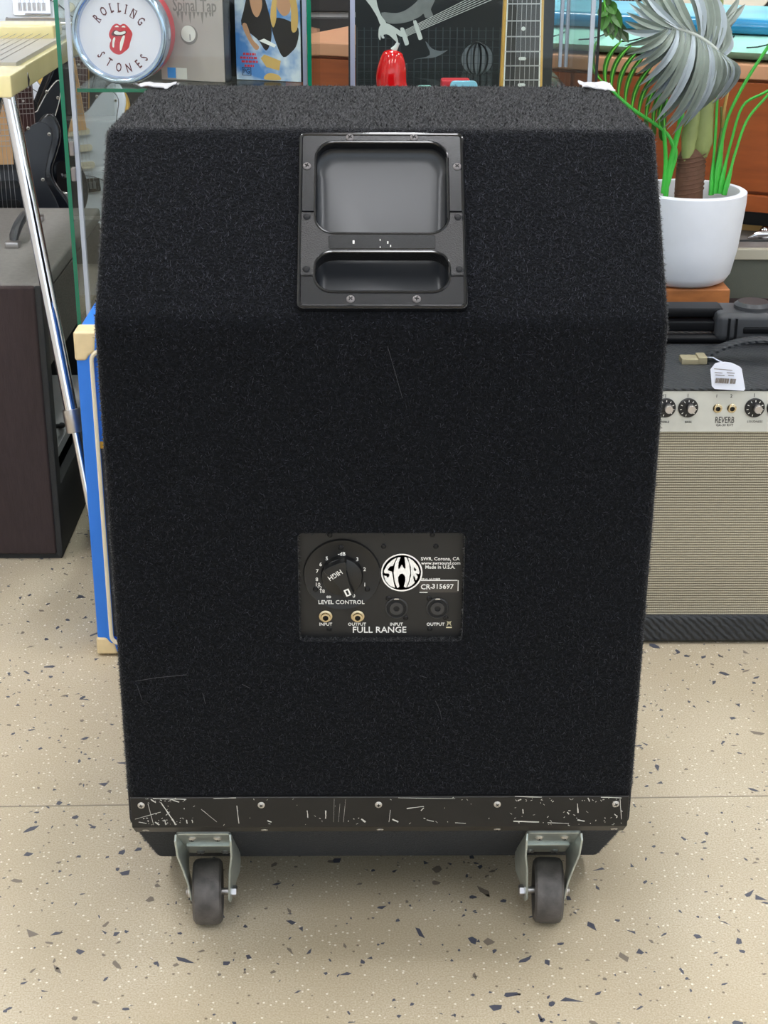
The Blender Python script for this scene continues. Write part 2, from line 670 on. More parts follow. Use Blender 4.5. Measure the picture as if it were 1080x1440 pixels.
# floor joint
ja, jb = at(178, 1132, z=0), at(895, 1122, z=0)
jd = (jb - ja).normalized()
struct('trim_1', MB().box((0, 0, 0), (5.0, .0022, .0012), frame((ja + jb) / 2, jd, Vector((0, 0, 1)).cross(jd))), 'joint_grey', smooth=False)

# ceiling lamps
hm = mesh_of(MB().box((0, 0, -.03), (.3, 1.24, .06)), 'lamp_housing', 'housing', bevel=.008)
dm = mesh_of(MB().box((0, 0, -.067), (.24, 1.18, .014)), 'lamp_glow', 'diffuser', bevel=.004)
for x in (-1.6, .1, 1.8):
    for y in (-2.0, .3, 2.35):
        t = thing('ceiling_light', 'long white fluorescent fitting mounted on the white ceiling', 'ceiling light', (x, y, ZC), 'fluorescent ceiling fittings')
        stamp('housing', hm, t, Matrix.Translation((x, y, ZC)))
        stamp('diffuser', dm, t, Matrix.Translation((x, y, ZC)))


# terrazzo chips
def chip_poly(s):
    n = random.choice((3, 4, 4, 5, 5, 6))
    el = random.choice((1, 1, 1.4, 2.2, 3.2))
    a0 = random.random() * 6.3
    ps = []
    for k in range(n):
        a = 2 * PI * (k + random.uniform(-.3, .3)) / n
        rr = s * random.uniform(.55, 1.15)
        x, y = rr * math.cos(a) * el ** .5, rr * math.sin(a) / el ** .5
        ps.append((x * math.cos(a0) - y * math.sin(a0), x * math.sin(a0) + y * math.cos(a0)))
    return ps


chips = []
for i in range(9000):
    x, y = random.uniform(-1.5, 1.5), random.uniform(-1.1, 2.1)
    s = min(.0098, .0016 + random.expovariate(1 / .0019))
    chips.append((x, y, s))


def in_view(x, y):
    v = CROT.to_3x3().transposed() @ (Vector((x, y, 0)) - CAM)
    px, py = 540 + F_PX * v.x / -v.z, 720 - F_PX * v.y / -v.z
    if not (0 < px < 1080 and 0 < py < 1440):
        return False
    return not (190 < px < 880 and py < 1205) and not (px > 880 and py < 905) and not (px < 140 and py < 790)


vis = sorted([c for c in chips if in_view(c[0], c[1])], key=lambda c: -c[2])[:150]
vs = set(vis)
rest, rest2 = MB(), MB()
for c in chips:
    if c in vs:
        m = MB().prism(chip_poly(c[2]), -.001, .0002, Matrix.Translation((c[0], c[1], 0)))
        part('terrazzo_chip', m, random.choice(('chip_dark', 'chip_dark', 'chip_dark', 'chip_mid')), floor, smooth=False)
    else:
        (rest if random.random() < .7 else rest2).prism(chip_poly(c[2]), -.001, .0002, Matrix.Translation((c[0], c[1], 0)))
part('fine_chips', rest, 'chip_dark', floor, kind='stuff', smooth=False)
part('fine_chips', rest2, 'chip_mid', floor, kind='stuff', smooth=False)

# screws
sm = MB().lathe([(.0042, 0), (.0042, .0006), (.0034, .0014), (.0018, .0019), (0, .002)], 16)
sm.box((0, 0, .0019), (.0042, .0011, .0006), mi=1).box((0, 0, .0019), (.0011, .0042, .0006), mi=1)
SCREW = mesh_of(sm, ('screw_metal', 'slot'), 'screw')
sm = MB().lathe([(.003, 0), (.003, .0005), (.0022, .0013), (0, .0016)], 14).box((0, 0, .0014), (.0026, .0008, .0006), mi=1).box((0, 0, .0014), (.0008, .0026, .0006), mi=1)
SCREW_GREY = mesh_of(MB().lathe([(.0042, 0), (.0042, .0006), (.0034, .0014), (.0018, .0019), (0, .002)], 16).box((0, 0, .0019), (.0046, .0013, .0006), mi=1).box((0, 0, .0019), (.0013, .0046, .0006), mi=1), ('screw_grey', 'slot'), 'screw')
SCREW_DARK = mesh_of(sm, ('dark_screw', 'slot'), 'screw')

# ------------------------------------------------------------------ the speaker cabinet
HW = .3
ZB, ZT, SL, DEP, ZL, CHD, CHZ = .8268, 1.0, .1556, .5177, .2072, .1889, .0267
cab = thing('speaker_cabinet', 'tall black carpeted bass speaker cabinet on two rear casters, handle and jack plate facing out', 'speaker', (0, DEP / 2, 0))
prof = [(0, ZL), (0, ZB), (SL, ZT), (DEP, ZT), (DEP, CHZ), (CHD, CHZ)]
bm = bmesh.new()
ring = [[bm.verts.new((sx * HW, y, z)) for y, z in prof] for sx in (-1, 1)]
bm.faces.new(ring[0])
bm.faces.new(ring[1][::-1])
for i in range(6):
    j = (i + 1) % 6
    bm.faces.new((ring[0][i], ring[0][j], ring[1][j], ring[1][i]))
bmesh.ops.recalc_face_normals(bm, faces=bm.faces)
bmesh.ops.bevel(bm, geom=list(bm.edges), offset=.009, segments=4, profile=.5, affect='EDGES')
body_me = bpy.data.meshes.new('body')
bm.to_mesh(body_me)
bm.free()
body = bpy.data.objects.new('body', body_me)
COL.objects.link(body)
vd = Vector((0, SL, ZT - ZB)).normalized()
HF = frame((0, 0, ZB), (1, 0, 0), vd)            # handle frame: x, up the slope, outward
PF = frame((0, 0, 0), (1, 0, 0), (0, 0, 1))      # back-panel frame: x, z, outward (-Y)
cut = MB().prism(rrect(-.076, .076, .026, .214, .026), -.066, .02, HF)
cut.prism(rrect(-.0925, .0925, .4525, .587, .006), -.014, .02, PF)
cme = mesh_of(cut, 'carpet', 'cutter')
cob = bpy.data.objects.new('cutter', cme)
COL.objects.link(cob)
bo = body.modifiers.new('b', 'BOOLEAN')
bo.object = cob
bo.operation = 'DIFFERENCE'
bo.solver = 'EXACT'
dg = bpy.context.evaluated_depsgraph_get()
me2 = bpy.data.meshes.new_from_object(body.evaluated_get(dg))
bpy.data.objects.remove(body)
bpy.data.objects.remove(cob)
me2.materials.clear()
me2.materials.append(MATS['carpet'])
me2.name = 'carpeted_body'
me2.transform(WM[cab].inverted())
me2.polygons.foreach_set('use_smooth', [True] * len(me2.polygons))
me2.set_sharp_from_angle(angle=R(40))
body = bpy.data.objects.new('carpeted_body', me2)
COL.objects.link(body)
body.parent = cab
WM[body] = WM[cab]


def fuzz(count, length, width, material, name, seed):
    """short carpet fibres standing on the cabinet faces, one triangle each"""
    g = np.random.default_rng(seed)
    me2.calc_loop_triangles()
    T = len(me2.loop_triangles)
    tv = np.empty(T * 3, 'i')
    me2.loop_triangles.foreach_get('vertices', tv)
    co = np.empty(len(me2.vertices) * 3)
    me2.vertices.foreach_get('co', co)
    co = co.reshape(-1, 3)
    P = co[tv.reshape(-1, 3)]
    n = np.cross(P[:, 1] - P[:, 0], P[:, 2] - P[:, 0])
    ar = np.linalg.norm(n, axis=1)
    n /= ar[:, None] + 1e-12
    c = P.mean(1) + np.array(WM[cab].translation)
    ok = (n[:, 1] < .5) & (n[:, 2] > -.5)  # pile left off down-facing faces, which puts shade into the lower slope
    # not inside the handle well
    hm_ = np.array(HF.inverted())
    hl = c @ hm_[:3, :3].T + hm_[:3, 3]
    inside = (np.abs(hl[:, 0]) < .085) & (hl[:, 1] > .015) & (hl[:, 1] < .22) & (hl[:, 2] < -.003)
    ok &= ~inside
    wgt = ar * ok
    idx = g.choice(T, count, p=wgt / wgt.sum())
    a, b = g.random(count), g.random(count)
    fl = a + b > 1
    a[fl], b[fl] = 1 - a[fl], 1 - b[fl]
    Q = P[idx]
    base = Q[:, 0] + a[:, None] * (Q[:, 1] - Q[:, 0]) + b[:, None] * (Q[:, 2] - Q[:, 0])
    hb = (base + np.array(WM[cab].translation)) @ hm_[:3, :3].T + hm_[:3, 3]
    pl = (np.abs(hb[:, 0]) < .09) & (hb[:, 1] > .01) & (hb[:, 1] < .224) & (np.abs(hb[:, 2]) < .02)
    ww = base + np.array(WM[cab].translation)
    bar = (ww[:, 2] < .25) & (ww[:, 2] > .19) & (ww[:, 1] < .02)
    pan = (np.abs(ww[:, 0]) < .09) & (ww[:, 2] > .455) & (ww[:, 2] < .584) & (ww[:, 1] > .004) & (ww[:, 1] < .03)
    keep = ~(pl | bar | pan)
    base, nn = base[keep], n[idx][keep]
    m = len(base)
    d = g.normal(size=(m, 3))
    d -= nn * (d * nn).sum(1)[:, None]
    d /= np.linalg.norm(d, axis=1)[:, None] + 1e-9
    up = g.uniform(.12, .75, m)[:, None]
    L = length * g.uniform(.5, 1.3, m)[:, None]
    tip = base + (d * (1 - up * up) ** .5 + nn * up) * L
    sd = np.cross(nn, d)
    wv = width * g.uniform(.6, 1.4, m)[:, None]
    V = np.stack([base + sd * wv, base - sd * wv, tip], 1).reshape(-1, 3)
    me = bpy.data.meshes.new(name)
    me.vertices.add(m * 3)
    me.vertices.foreach_set('co', V.ravel())
    me.loops.add(m * 3)
    me.loops.foreach_set('vertex_index', np.arange(m * 3, dtype='i'))
    me.polygons.add(m)
    me.polygons.foreach_set('loop_start', np.arange(0, m * 3, 3, dtype='i'))
    me.update(calc_edges=True)
    cn = nn + .4 * d
    cn /= np.linalg.norm(cn, axis=1)[:, None]
    me.normals_split_custom_set(np.repeat(cn, 3, axis=0).tolist())
    me.materials.append(MATS[material])
    o = bpy.data.objects.new(name, me)
    COL.objects.link(o)
    o.parent = cab
    WM[o] = WM[cab]
    o['kind'] = 'stuff'


fuzz(300000, .0042, .00042, 'fibre', 'carpet_pile', 1)
fuzz(26000, .0046, .00038, 'fibre_pale', 'carpet_pile', 2)

# feet
fm = mesh_of(MB().lathe([(.018, 0), (.022, .004), (.022, .024), (.019, .028)], 20), 'hub_dark', 'foot')
for x in (-.24, .24):
    for y in (.27, .47):
        stamp('foot', fm, cab, Matrix.Translation((x, y, 0)))

# --- handle
def dish_ring(f, i):
    # the well gets deeper towards its lower end
    return [(x, y, .001 - f * (.012 + .052 * (.2135 - y) / .187)) for x, y in rrect(-.0755 + i, .0755 - i, .0265 + i, .2135 - i, .026 - i * .5, 8)]


hd = part('handle_well', MB().loft([dish_ring(f, i) for f, i in ((0, 0), (.35, .001), (.65, .0025), (.85, .005), (.95, .009), (1.0, .015))], HF, cap1=True), 'dish_plastic', cab, label='recessed glossy black handle well', angle=60)


def arc(cx, cy, r, a0, a1, n=7):
    return [(cx + r * math.cos(R(a0 + (a1 - a0) * k / (n - 1))), cy + r * math.sin(R(a0 + (a1 - a0) * k / (n - 1)))) for k in range(n)]


U, V0, V1 = .0888, .0112, .2225
S1, S2 = .1258, .0481
uh, ut, ub, ur = .0702, .2098, .0995, .02        # upper opening
lt, lb, lr = .0768, .0309, .0185                 # lower opening
upf = [(-U, S1), (-uh, S1)] + arc(-uh + ur, ut - ur, ur, 180, 90) + arc(uh - ur, ut - ur, ur, 90, 0) + [(uh, S1), (U, S1)] + arc(U - .006, V1 - .006, .006, 0, 90, 4) + arc(-U + .006, V1 - .006, .006, 90, 180, 4)
lof = [(U, S2), (uh, S2)] + arc(uh - lr, lb + lr, lr, 0, -90) + arc(-uh + lr, lb + lr, lr, 270, 180) + [(-uh, S2), (-U, S2)] + arc(-U + .006, V0 + .006, .006, 180, 270, 4) + arc(U - .006, V0 + .006, .006, 270, 360, 4)
g1, g2 = S1 - .0006, S2 + .0006
hpf = [(-U, g1), (-U, g2), (-uh, g2)] + arc(-uh + lr, lt - lr, lr, 180, 90) + arc(uh - lr, lt - lr, lr, 90, 0) + [(uh, g2), (U, g2), (U, g1), (uh, g1)] + arc(uh - ur, ub + ur, ur, 0, -90) + arc(-uh + ur, ub + ur, ur, 270, 180) + [(-uh, g1)]
pf = part('handle_frame', MB().prism(upf, -.004, .0085, HF), 'black_plastic', cab, bevel=.0028, seg=3, label='upper black plastic frame of the recessed handle')
pg = part('handle_grip', MB().prism(hpf, -.012, .0092, HF), 'tex_plastic', cab, bevel=.0026, seg=3, label='textured crossbar to grip across the handle well')
pl = part('handle_frame', MB().prism(lof, -.004, .0085, HF), 'black_plastic', cab, bevel=.0028, seg=3, label='lower black plastic frame of the recessed handle')
part('grip_inlay', MB().prism(rrect(-.0565, .0565, .0800, .0965, .002, 3), .006, .0098, HF), 'black_plastic', pg, bevel=.0008, seg=1)
for nm_, lp, pa_ in (('opening_rim', rrect(-uh - .0006, uh + .0006, ub - .0006, ut + .0006, ur, 7), pf), ('opening_rim', rrect(-uh - .0006, uh + .0006, lb - .0006, lt + .0006, lr, 7), pl)):
    part(nm_, MB().tube([HF @ Vector((x, y, .0086)) for x, y in lp + lp[:1]], .0016, 8), 'rim_plastic', pa_)
orim = rrect(-U + .0022, U - .0022, V0 + .0022, V1 - .0022, .005, 4)
part('outer_rim', MB().tube([HF @ Vector((x, y, .0080)) for x, y in orim + orim[:1]], .0019, 8), 'rim_plastic', pf)
nk = MB()
for u, v, l in ((-.03, .088, .004), (-.002, .0905, .002), (.006, .0875, .003), (.009, .0835, .0022), (-.002, .082, .0016)):
    nk.box((u, v, .0099), (l * .5, l, .0002), HF @ Matrix.Translation((0, 0, 0)))
part('nicks', nk, 'scratch', pg, kind='stuff', smooth=False)
for u, v, p in ((-.0342, .216, pf), (.035, .2162, pf), (-.0802, .1805, pf), (.081, .1803, pf), (-.0797, .1188, pg), (.0808, .1186, pg), (-.0795, .0565, pg), (.0809, .0567, pg), (-.033, .0218, pl), (.0358, .0219, pl)):
    stamp('screw', SCREW_DARK if p is pg else SCREW_GREY, p, HF @ Matrix.Translation((u, v, .0085 if p is not pg else .0092)) @ Matrix.Rotation(random.uniform(0, 1.5), 4, 'Z') @ Matrix.Diagonal((1.05, 1.05, 1, 1) if p is not pg else (1.35, 1.35, 1, 1)))

# --- jack plate
YP = .0115
pn = part('jack_plate', MB().prism(rrect(-.0922, .0922, .4528, .5867, .005), -.0138, -YP, PF), 'panel_black', cab, label='flat black jack plate recessed in the carpet', bevel=.0005, seg=1)


def pp(px, py, off=0.0):
    q = at(px, py, y=YP - off)
    return Vector((q.x, YP - off, q.z))


DC = pp(481, 807.5)
dial = part('dial_ring', MB().lathe([(.022, 0), (.022, .0016), (.0375, .0018), (.0405, .0032), (.0425, .0034), (.0435, .0004), (.0435, 0)], 64, facing(DC)), 'panel_black', pn, label='round black level scale ring')
# knob
KA = math.atan2(-(824 - 806), (490 - 482))
KM = facing(DC) @ Matrix.Rotation(KA, 4, 'Z')
kb = part('level_knob', MB().lathe([(.0236, 0), (.0236, .004), (.0222, .008), (.0210, .0086), (0, .0088)], 48, facing(DC)), 'knob_black', pn, label='black round level knob with raised pointer')
ptr = smooth_poly([(-.0200, .0125), (-.0200, -.0125), (-.008, -.0092), (.010, -.0058), (.0205, -.0058), (.0210, 0), (.0205, .0058), (.010, .0058), (-.008, .0092)], 3)
part('pointer', MB().prism(ptr, .006, .0185, KM), 'knob_black', kb, bevel=.0015)
mk = MB()
mk.prism(rrect(.0110, .0195, -.0030, .0030, .0005, 2), .0184, .0187, KM)
mk.prism(rrect(.0125, .0180, -.0012, .0012, .0002, 2), .0186, .0189, KM, 1)
part('pointer_mark', mk, ('print_white', 'slot'), kb, smooth=False)
part('lettering', text_mb('HIGH', .0085, facing(DC) @ Matrix.Translation((-.0075, .0078, .0188)) @ Matrix.Rotation(R(213), 4, 'Z'), sx=.85), 'print_white', kb, smooth=False)
for s, x, y in (('-dB', 480.4, 779.1), ('3', 502.5, 786.7), ('2', 512.7, 800.8), ('1', 512.9, 822.2), ('0', 497.6, 838.1), ('18', 453, 831.7), ('12', 449.1, 827.2), ('10', 446.7, 822.2), ('8', 445.6, 814.9), ('7', 446.1, 803.4), ('6', 450.9, 793.8), ('5', 459.6, 785.5)):
    part('lettering', text_mb(s, .0062, facing(pp(x, y, .0022)), bold=.00006), 'print_white', dial, smooth=False)
num = MB()
c = pp(462.2, 839.3, .0022)
for sg in (-1, 1):
    num.lathe([(.00085, 0), (.00085, .0003), (.0015, .0003), (.0015, 0)], 14, facing(c) @ Matrix.Translation((sg * .0012, 0, 0)))
part('lettering', num, 'print_white', dial, smooth=False)
for s_t, x, y, sz, bo_, off in (('LEVEL CONTROL', 480, 847, .0068, .00005, .0037), ('INPUT', 458, 878, .0052, .00007, .0002), ('OUTPUT', 502, 878, .0052, .00007, .0002), ('INPUT', 557.5, 878, .0052, .00007, .0002), ('OUTPUT', 612.5, 878, .0052, .00007, .0002),
                                ('FULL RANGE', 533.5, 886, .0108, .00008, .0002), ('SWR, Corona, CA', 619, 786, .0057, .00006, .0002), ('www.swrsound.com', 620, 792, .0053, .00006, .0002), ('Made in U.S.A.', 619, 797.6, .0057, .00006, .0002), ('SERIAL NUMBER', 605, 814.6, .0032, 0, .0002)):
    part('lettering', text_mb(s_t, sz, facing(pp(x, y, off)), bold=bo_), 'print_white', pn, smooth=False)
# serial plate with white outline
a, b = pp(590, 833), pp(644.5, 816)
sp = part('serial_plate', MB().prism(rrect(a.x, b.x, a.z, b.z, .001, 3), -YP - .0006, -YP + .0003, PF), 'serial_plate', pn, smooth=False)
so = MB()
so.span((a.x, YP - .0006, b.z - .0004), (b.x - .001, YP, b.z + .0005)).span((b.x - .0006, YP - .0006, a.z + .002), (b.x + .0004, YP, b.z)).span((a.x, YP - .0006, a.z - .0003), (a.x + .009, YP, a.z + .0005))
text_mb('CR-', .0088, facing(pp(600, 825.6, .0008)), so, bold=.0001, sx=.95)
text_mb('315697', .0082, facing(pp(622.5, 825.0, .0008), roll=R(-1)), so, bold=.00008, sx=1.0)
part('lettering', so, 'print_white', sp, smooth=False)
# emblem
EC = pp(565, 805.2, .0003)
ER = .0232


def ep(p):
    return ((p[0] - 287) / 236 * ER, (541 - p[1]) / 215 * ER)


em = MB()
em.lathe([(ER * .93, 0), (ER * .93, .0003), (ER, .0003), (ER, 0)], 64, facing(EC))
Wp = [(240, 366), (210, 430), (194, 540), (207, 640), (237, 718), (262, 700), (246, 640), (246, 590), (266, 560), (287, 548), (308, 560), (328, 590), (328, 640), (312, 700), (337, 716), (368, 640), (384, 540), (370, 430), (338, 366), (316, 366), (325, 430), (330, 488), (317, 500), (287, 450), (257, 500), (244, 488), (249, 430), (270, 366)]
Sp = [(226, 372), (180, 395), (120, 450), (85, 520), (88, 546), (140, 550), (148, 562), (140, 590), (122, 600), (114, 580), (84, 576), (100, 630), (150, 690), (212, 715), (195, 650), (182, 570), (176, 530), (132, 518), (126, 504), (150, 470), (188, 460), (198, 430)]
Rp = [(357, 370), (410, 400), (470, 470), (490, 535), (484, 555), (446, 550), (470, 592), (452, 628), (422, 566), (418, 604), (436, 655), (400, 690), (350, 712), (375, 650), (394, 570), (390, 480)]
for q in (Wp, Sp, Rp):
    em.prism([ep(p) for p in q], 0, .0003, facing(EC))
em.prism([ep(p) for p in ((424, 476), (452, 500), (450, 522), (424, 514))], .0001, .0005, facing(EC), 1)
part('emblem', em, ('print_white', 'panel_black'), pn, label='white circle emblem reading SWR', smooth=False)
# jacks
jm = mesh_of(MB().lathe([(.0076, 0), (.0076, .002), (.0066, .0026), (.0056, .0028), (.0052, .006), (.0032, .0062), (.003, .001), (0, .001)], 6 * 4).lathe([(.0031, .0008), (.0031, .0018), (0, .0018)], 16, mi=1), ('nickel', 'slot'), 'jack_socket')
for x in (458, 503):
    stamp('jack_socket', jm, pn, facing(pp(x, 866)))
sk = MB().lathe([(.0125, 0), (.0125, .0008), (.0118, .0014), (.0112, .0014), (.0108, -.006), (.0072, -.006), (.0072, .0006), (.0030, .0006), (.003, -.004), (0, -.004)], 36)
sk.lathe([(.0118, .001), (.0115, .0019), (.0112, .001)], 36)
skm = mesh_of(sk, 'knob_black', 'speaker_socket')
wl = MB().lathe([(.011, -.0137), (.011, -.0004), (.0104, -.0004)], 24)
sk2 = mesh_of(MB().lathe([(.0128, 0), (.0128, .0010), (.0120, .0016), (.0114, .0016), (.0112, .0003), (.0078, .0003), (.0078, .0022), (.0034, .0022), (.0034, .0006), (0, .0006)], 36)
              .lathe([(.0112, .0003), (.0112, .0005), (.0079, .0005), (.0079, .0003)], 36, mi=1).lathe([(.0033, .0006), (.0033, .0009), (0, .0009)], 20, mi=1)
              .prism([(-.003, .0112), (.003, .0112), (.0022, .0128), (-.0022, .0128)], .0015, .0021, mi=2), ('socket_grey', 'slot', 'screw_metal'), 'speaker_socket')
for x in (557.5, 615.3):
    s = stamp('speaker_socket', sk2, pn, facing(pp(x, 855)))
for x, y in ((464, 752), (608, 752), (463, 884), (604.5, 884), (539.5, 768), (613, 768), (546, 841.5), (570.5, 869), (603.5, 841.5), (627, 869), (479.5, 770), (444, 828.5), (516.5, 828.5)):
    stamp('screw', SCREW_DARK, pn, facing(pp(x, y, .0022 if (x, y) in ((479.5, 770), (444, 828.5), (516.5, 828.5)) else 0)))
# crossed-out bin mark
bn = MB()
c = pp(631.5, 876.5, .0003)
for sg in (-1, 1):
    bn.box((0, 0, 0), (.0075, .0006, .0003), facing(c) @ Matrix.Rotation(sg * R(48), 4, 'Z'))
bn.box((0, -.0052, 0), (.0066, .0014, .0003), facing(c)).box((0, .0018, 0), (.0042, .0007, .0003), facing(c)).box((-.0016, -.0006, 0), (.0005, .004, .0003), facing(c)).box((.0016, -.0006, 0), (.0005, .004, .0003), facing(c))
part('bin_mark', bn, 'print_cream', pn, smooth=False)

# --- kick bar on the lower back edge
wch = Vector((0, CHD, CHZ - ZL)).normalized()
nch = Vector((0, wch.z, -wch.y))
CF = frame((0, 0, ZL), (1, 0, 0), wch, nch)       # x, down the chamfer, outward
bar = MB()
p2 = [(-.0042, .2482), (-.0042, ZL - .0012)]
q = Vector((0, 0, ZL)) + wch * .026 + nch * .0042
q2 = Vector((0, 0, ZL)) + wch * .026 + nch * .0005
poly = [(-.0005, .2482), (-.0042, .2482), (-.0042, ZL - .001), (q.y, q.z), (q2.y, q2.z), (.004, ZL + .002)]
bar.loft([[(sx * .2955, y, z) for y, z in poly] for sx in (-1, 1)], cap0=True, cap1=True)
kbar = part('kick_bar', bar, 'bar_black', cab, bevel=.0008, seg=1, label='scuffed black metal angle bar screwed along the bottom back edge')
for x in (-.283, -.141, -.002, .139, .280):
    stamp('screw', SCREW, kbar, facing((x, -.0042, .2375)) @ Matrix.Rotation(random.random(), 4, 'Z'))
    stamp('screw', SCREW, kbar, CF @ Matrix.Translation((x + .002, .012, .0042)) @ Matrix.Diagonal((1, 1, .7, 1)))
scr = MB()


def scratch(x0, y0, x1, y1, wd=.0009):
    a, b = at(x0, y0, y=-.0043), at(x1, y1, y=-.0043)
    d = b - a
    L = max(d.length, .0005)
    M = frame((a + b) / 2, d.normalized(), Vector((0, -1, 0)).cross(d.normalized()))
    n = 5
    top = [(L * (k / n - .5), wd * random.uniform(.2, .6)) for k in range(n + 1)]
    bot = [(L * (k / n - .5), -wd * random.uniform(.2, .6)) for k in range(n, -1, -1)]
    scr.prism(bot + top[::-1][::-1], -.0001, .00012, M) if False else scr.prism(bot[::-1] + top[::-1], -.0001, .00012, M)


for s in ((226, 1128, 243, 1153, 1.6), (243, 1153, 247, 1160, 2), (215, 1123, 262, 1124, 1.2), (190, 1152, 226, 1142, .6), (333, 1133, 336, 1158, 1.0), (283, 1138, 305, 1156, .5), (262, 1153, 263, 1158, 1.5), (270, 1153, 271, 1157, 1.4), (432, 1140, 433, 1150, 1.6), (458, 1140, 458, 1151, 1.6), (470, 1123, 469, 1156, .25), (486, 1124, 483, 1156, .3), (478, 1130, 476, 1156, .25), (508, 1152, 514, 1156, 2.2), (376, 1154, 382, 1156, 1.5), (212, 1124, 219, 1129, 1.4), (218, 1156, 224, 1160, 1.8), (232, 1154, 233, 1160, 1.5), (549, 1139, 547, 1156, .6), (552, 1152, 560, 1156, 2), (572, 1137, 596, 1134, 1.2), (592, 1140, 596, 1136, 1.2), (640, 1157, 655, 1158, .8), (724, 1120, 762, 1121, 1.2), (728, 1126, 733, 1124, 1.8), (735, 1138, 736, 1144, 1.5), (812, 1130, 813, 1143, 1.4), (798, 1142, 800, 1145, 1.6), (722, 1155, 758, 1156, 1.6), (770, 1157, 800, 1158, .9), (812, 1153, 822, 1155, 2.4), (827, 1122, 829, 1127, 1.5), (845, 1121, 874, 1122, 1.0), (872, 1124, 874, 1152, .8), (864, 1145, 868, 1148, 1.4), (560, 1122, 640, 1123, .5), (208, 1130, 216, 1160, .6), (300, 1123, 332, 1122, .8), (600, 1153, 610, 1155, 1), (195, 1156, 206, 1158, .9), (236, 1123, 252, 1128, 1.4)):
    scratch(s[0], s[1], s[2], s[3], s[4] * .0009)
for i in range(140):
    x = random.choice((random.uniform(205, 260), random.uniform(190, 880), random.uniform(720, 870)))
    y = random.choice((random.uniform(1122, 1127), random.uniform(1150, 1160), random.uniform(1122, 1160)))
    scratch(x, y, x + random.uniform(-3, 3), y + random.uniform(-2, 2), random.uniform(.0003, .0009))
part('scuffs', scr, 'scratch', kbar, kind='stuff', smooth=False)

# --- casters
for cx, sg in ((-.2165, 1), (.2145, -1)):
    c = part('caster', MB().loft([[(cx + x, w_, h) for x, w_ in rrect(-.033, .033, .050, .200, .006, 4)] for h in (-.001, .0035)], CF, cap0=True, cap1=True), 'zinc', cab, label='rigid caster with zinc bracket and black wheel', bevel=.0008, seg=1)
    br = MB()
    br.box((cx, .128, .005), (.056, .012, .004), CF)
    for s in (-1, 1):
        # fork cheek: flares in towards the axle
        secs = []
        for h, w0, w1, xo in ((.003, .050, .200, .0345), (.012, .052, .204, .0352), (.026, .078, .207, .0345), (.040, .112, .206, .030), (.052, .146, .203, .0272), (.062, .162, .199, .0258), (.068, .170, .191, .0254)):
            x_o, x_i = cx + s * xo, cx + s * (xo - .0026)
            secs.append([(x_o, w0, h), (x_o, w1, h), (x_i, w1, h), (x_i, w0, h)])
        br.loft(secs, CF, cap0=True, cap1=True)
    part('fork', br, 'zinc', c, bevel=.0007, seg=1)
    yc, zc, r = .0933, .042, .042
    wmx = frame((cx - .004 * sg, yc, zc), (0, 1, 0), (0, 0, 1), (1, 0, 0))
    wp = [(.011, -.015), (.026, -.0145), (.030, -.0175), (.0365, -.0185), (.0405, -.0155), (.042, -.010), (.042, .010), (.0405, .0155), (.0365, .0185), (.030, .0175), (.026, .0145), (.011, .015)]
    part('wheel', MB().lathe(wp, 48, wmx @ Matrix.Rotation(R(3 * sg), 4, 'Y')), 'wheel_rubber', c)
    ax = MB().tube([(cx - .032, yc, zc), (cx + .032, yc, zc)], .0045, 12)
    ax.lathe([(.0075, 0), (.0075, .006), (.006, .007)], 6, frame((cx + sg * .0265, yc, zc), (0, 1, 0), (0, 0, 1), (sg, 0, 0)))
    ax.lathe([(.0075, 0), (.0075, .003), (.005, .0045)], 16, frame((cx - sg * .0265, yc, zc), (0, 1, 0), (0, 0, 1), (-sg, 0, 0)))
    part('axle_bolt', ax, 'brushed', c)
    for x in (-.016, .016):
        for w_ in (.076, .186):
            stamp('screw', SCREW, c, CF @ Matrix.Translation((cx + x, w_, .003)) @ Matrix.Diagonal((1.35, 1.35, 2.2, 1)))

# lint and pale thread marks caught in the carpet
ln = MB()
for pts in ([(190, 958), (220, 953), (262, 949)], [(192, 962), (200, 985)], [(285, 975), (289, 990)], [(612, 985), (619, 1000), (621, 1012)], [(590, 950), (600, 953)], [(545, 487), (566, 560)], [(340, 962), (352, 968)]):
    ln.tube([at(x, y, y=-.0035) for x, y in pts], .00022, 4)
part('lint_thread', ln, 'lint', cab, kind='stuff', smooth=False)


# crumpled clear film over the far top corners
def film(name, quad, label, seed):
    a, b, c_, d = [Vector(q) for q in quad]
    n = 16
    P = []
    for i in range(n + 1):
        for j in range(n + 1):
            u, v = i / n, j / n
            p = a.lerp(b, u).lerp(d.lerp(c_, u), v)
            p = p + Vector((noise.noise(p * 40 + Vector((seed, 0, 0))) * .006, noise.noise(p * 45 + Vector((0, seed, 3))) * .006, abs(noise.noise(p * 60 + Vector((seed, 5, 0)))) * .006 + .0025))
            P.append(p)
    m = MB()
    m.add(P, [(i * (n + 1) + j, (i + 1) * (n + 1) + j, (i + 1) * (n + 1) + j + 1, i * (n + 1) + j + 1) for i in range(n) for j in range(n)])
    k = len(m.v)
    m.add([p - Vector((0, 0, .0012)) for p in P], [(i * (n + 1) + j, i * (n + 1) + j + 1, (i + 1) * (n + 1) + j + 1, (i + 1) * (n + 1) + j) for i in range(n) for j in range(n)])
    solo(name, m, 'film', label, 'plastic film', angle=30)


film('plastic_film', [at(186, 124, z=1.0), at(238, 127, z=1.0), at(254, 119.5, z=1.0), at(205, 119.5, z=1.0)], 'crumpled clear plastic film on the cabinet corner beside the round sign', 1.3)
film('plastic_film', [at(820, 127, z=1.0), at(868, 130, z=1.0), at(852, 119, z=1.0), at(816, 119, z=1.0)], 'folded pale plastic film on the cabinet corner beside the palm', 7.7)

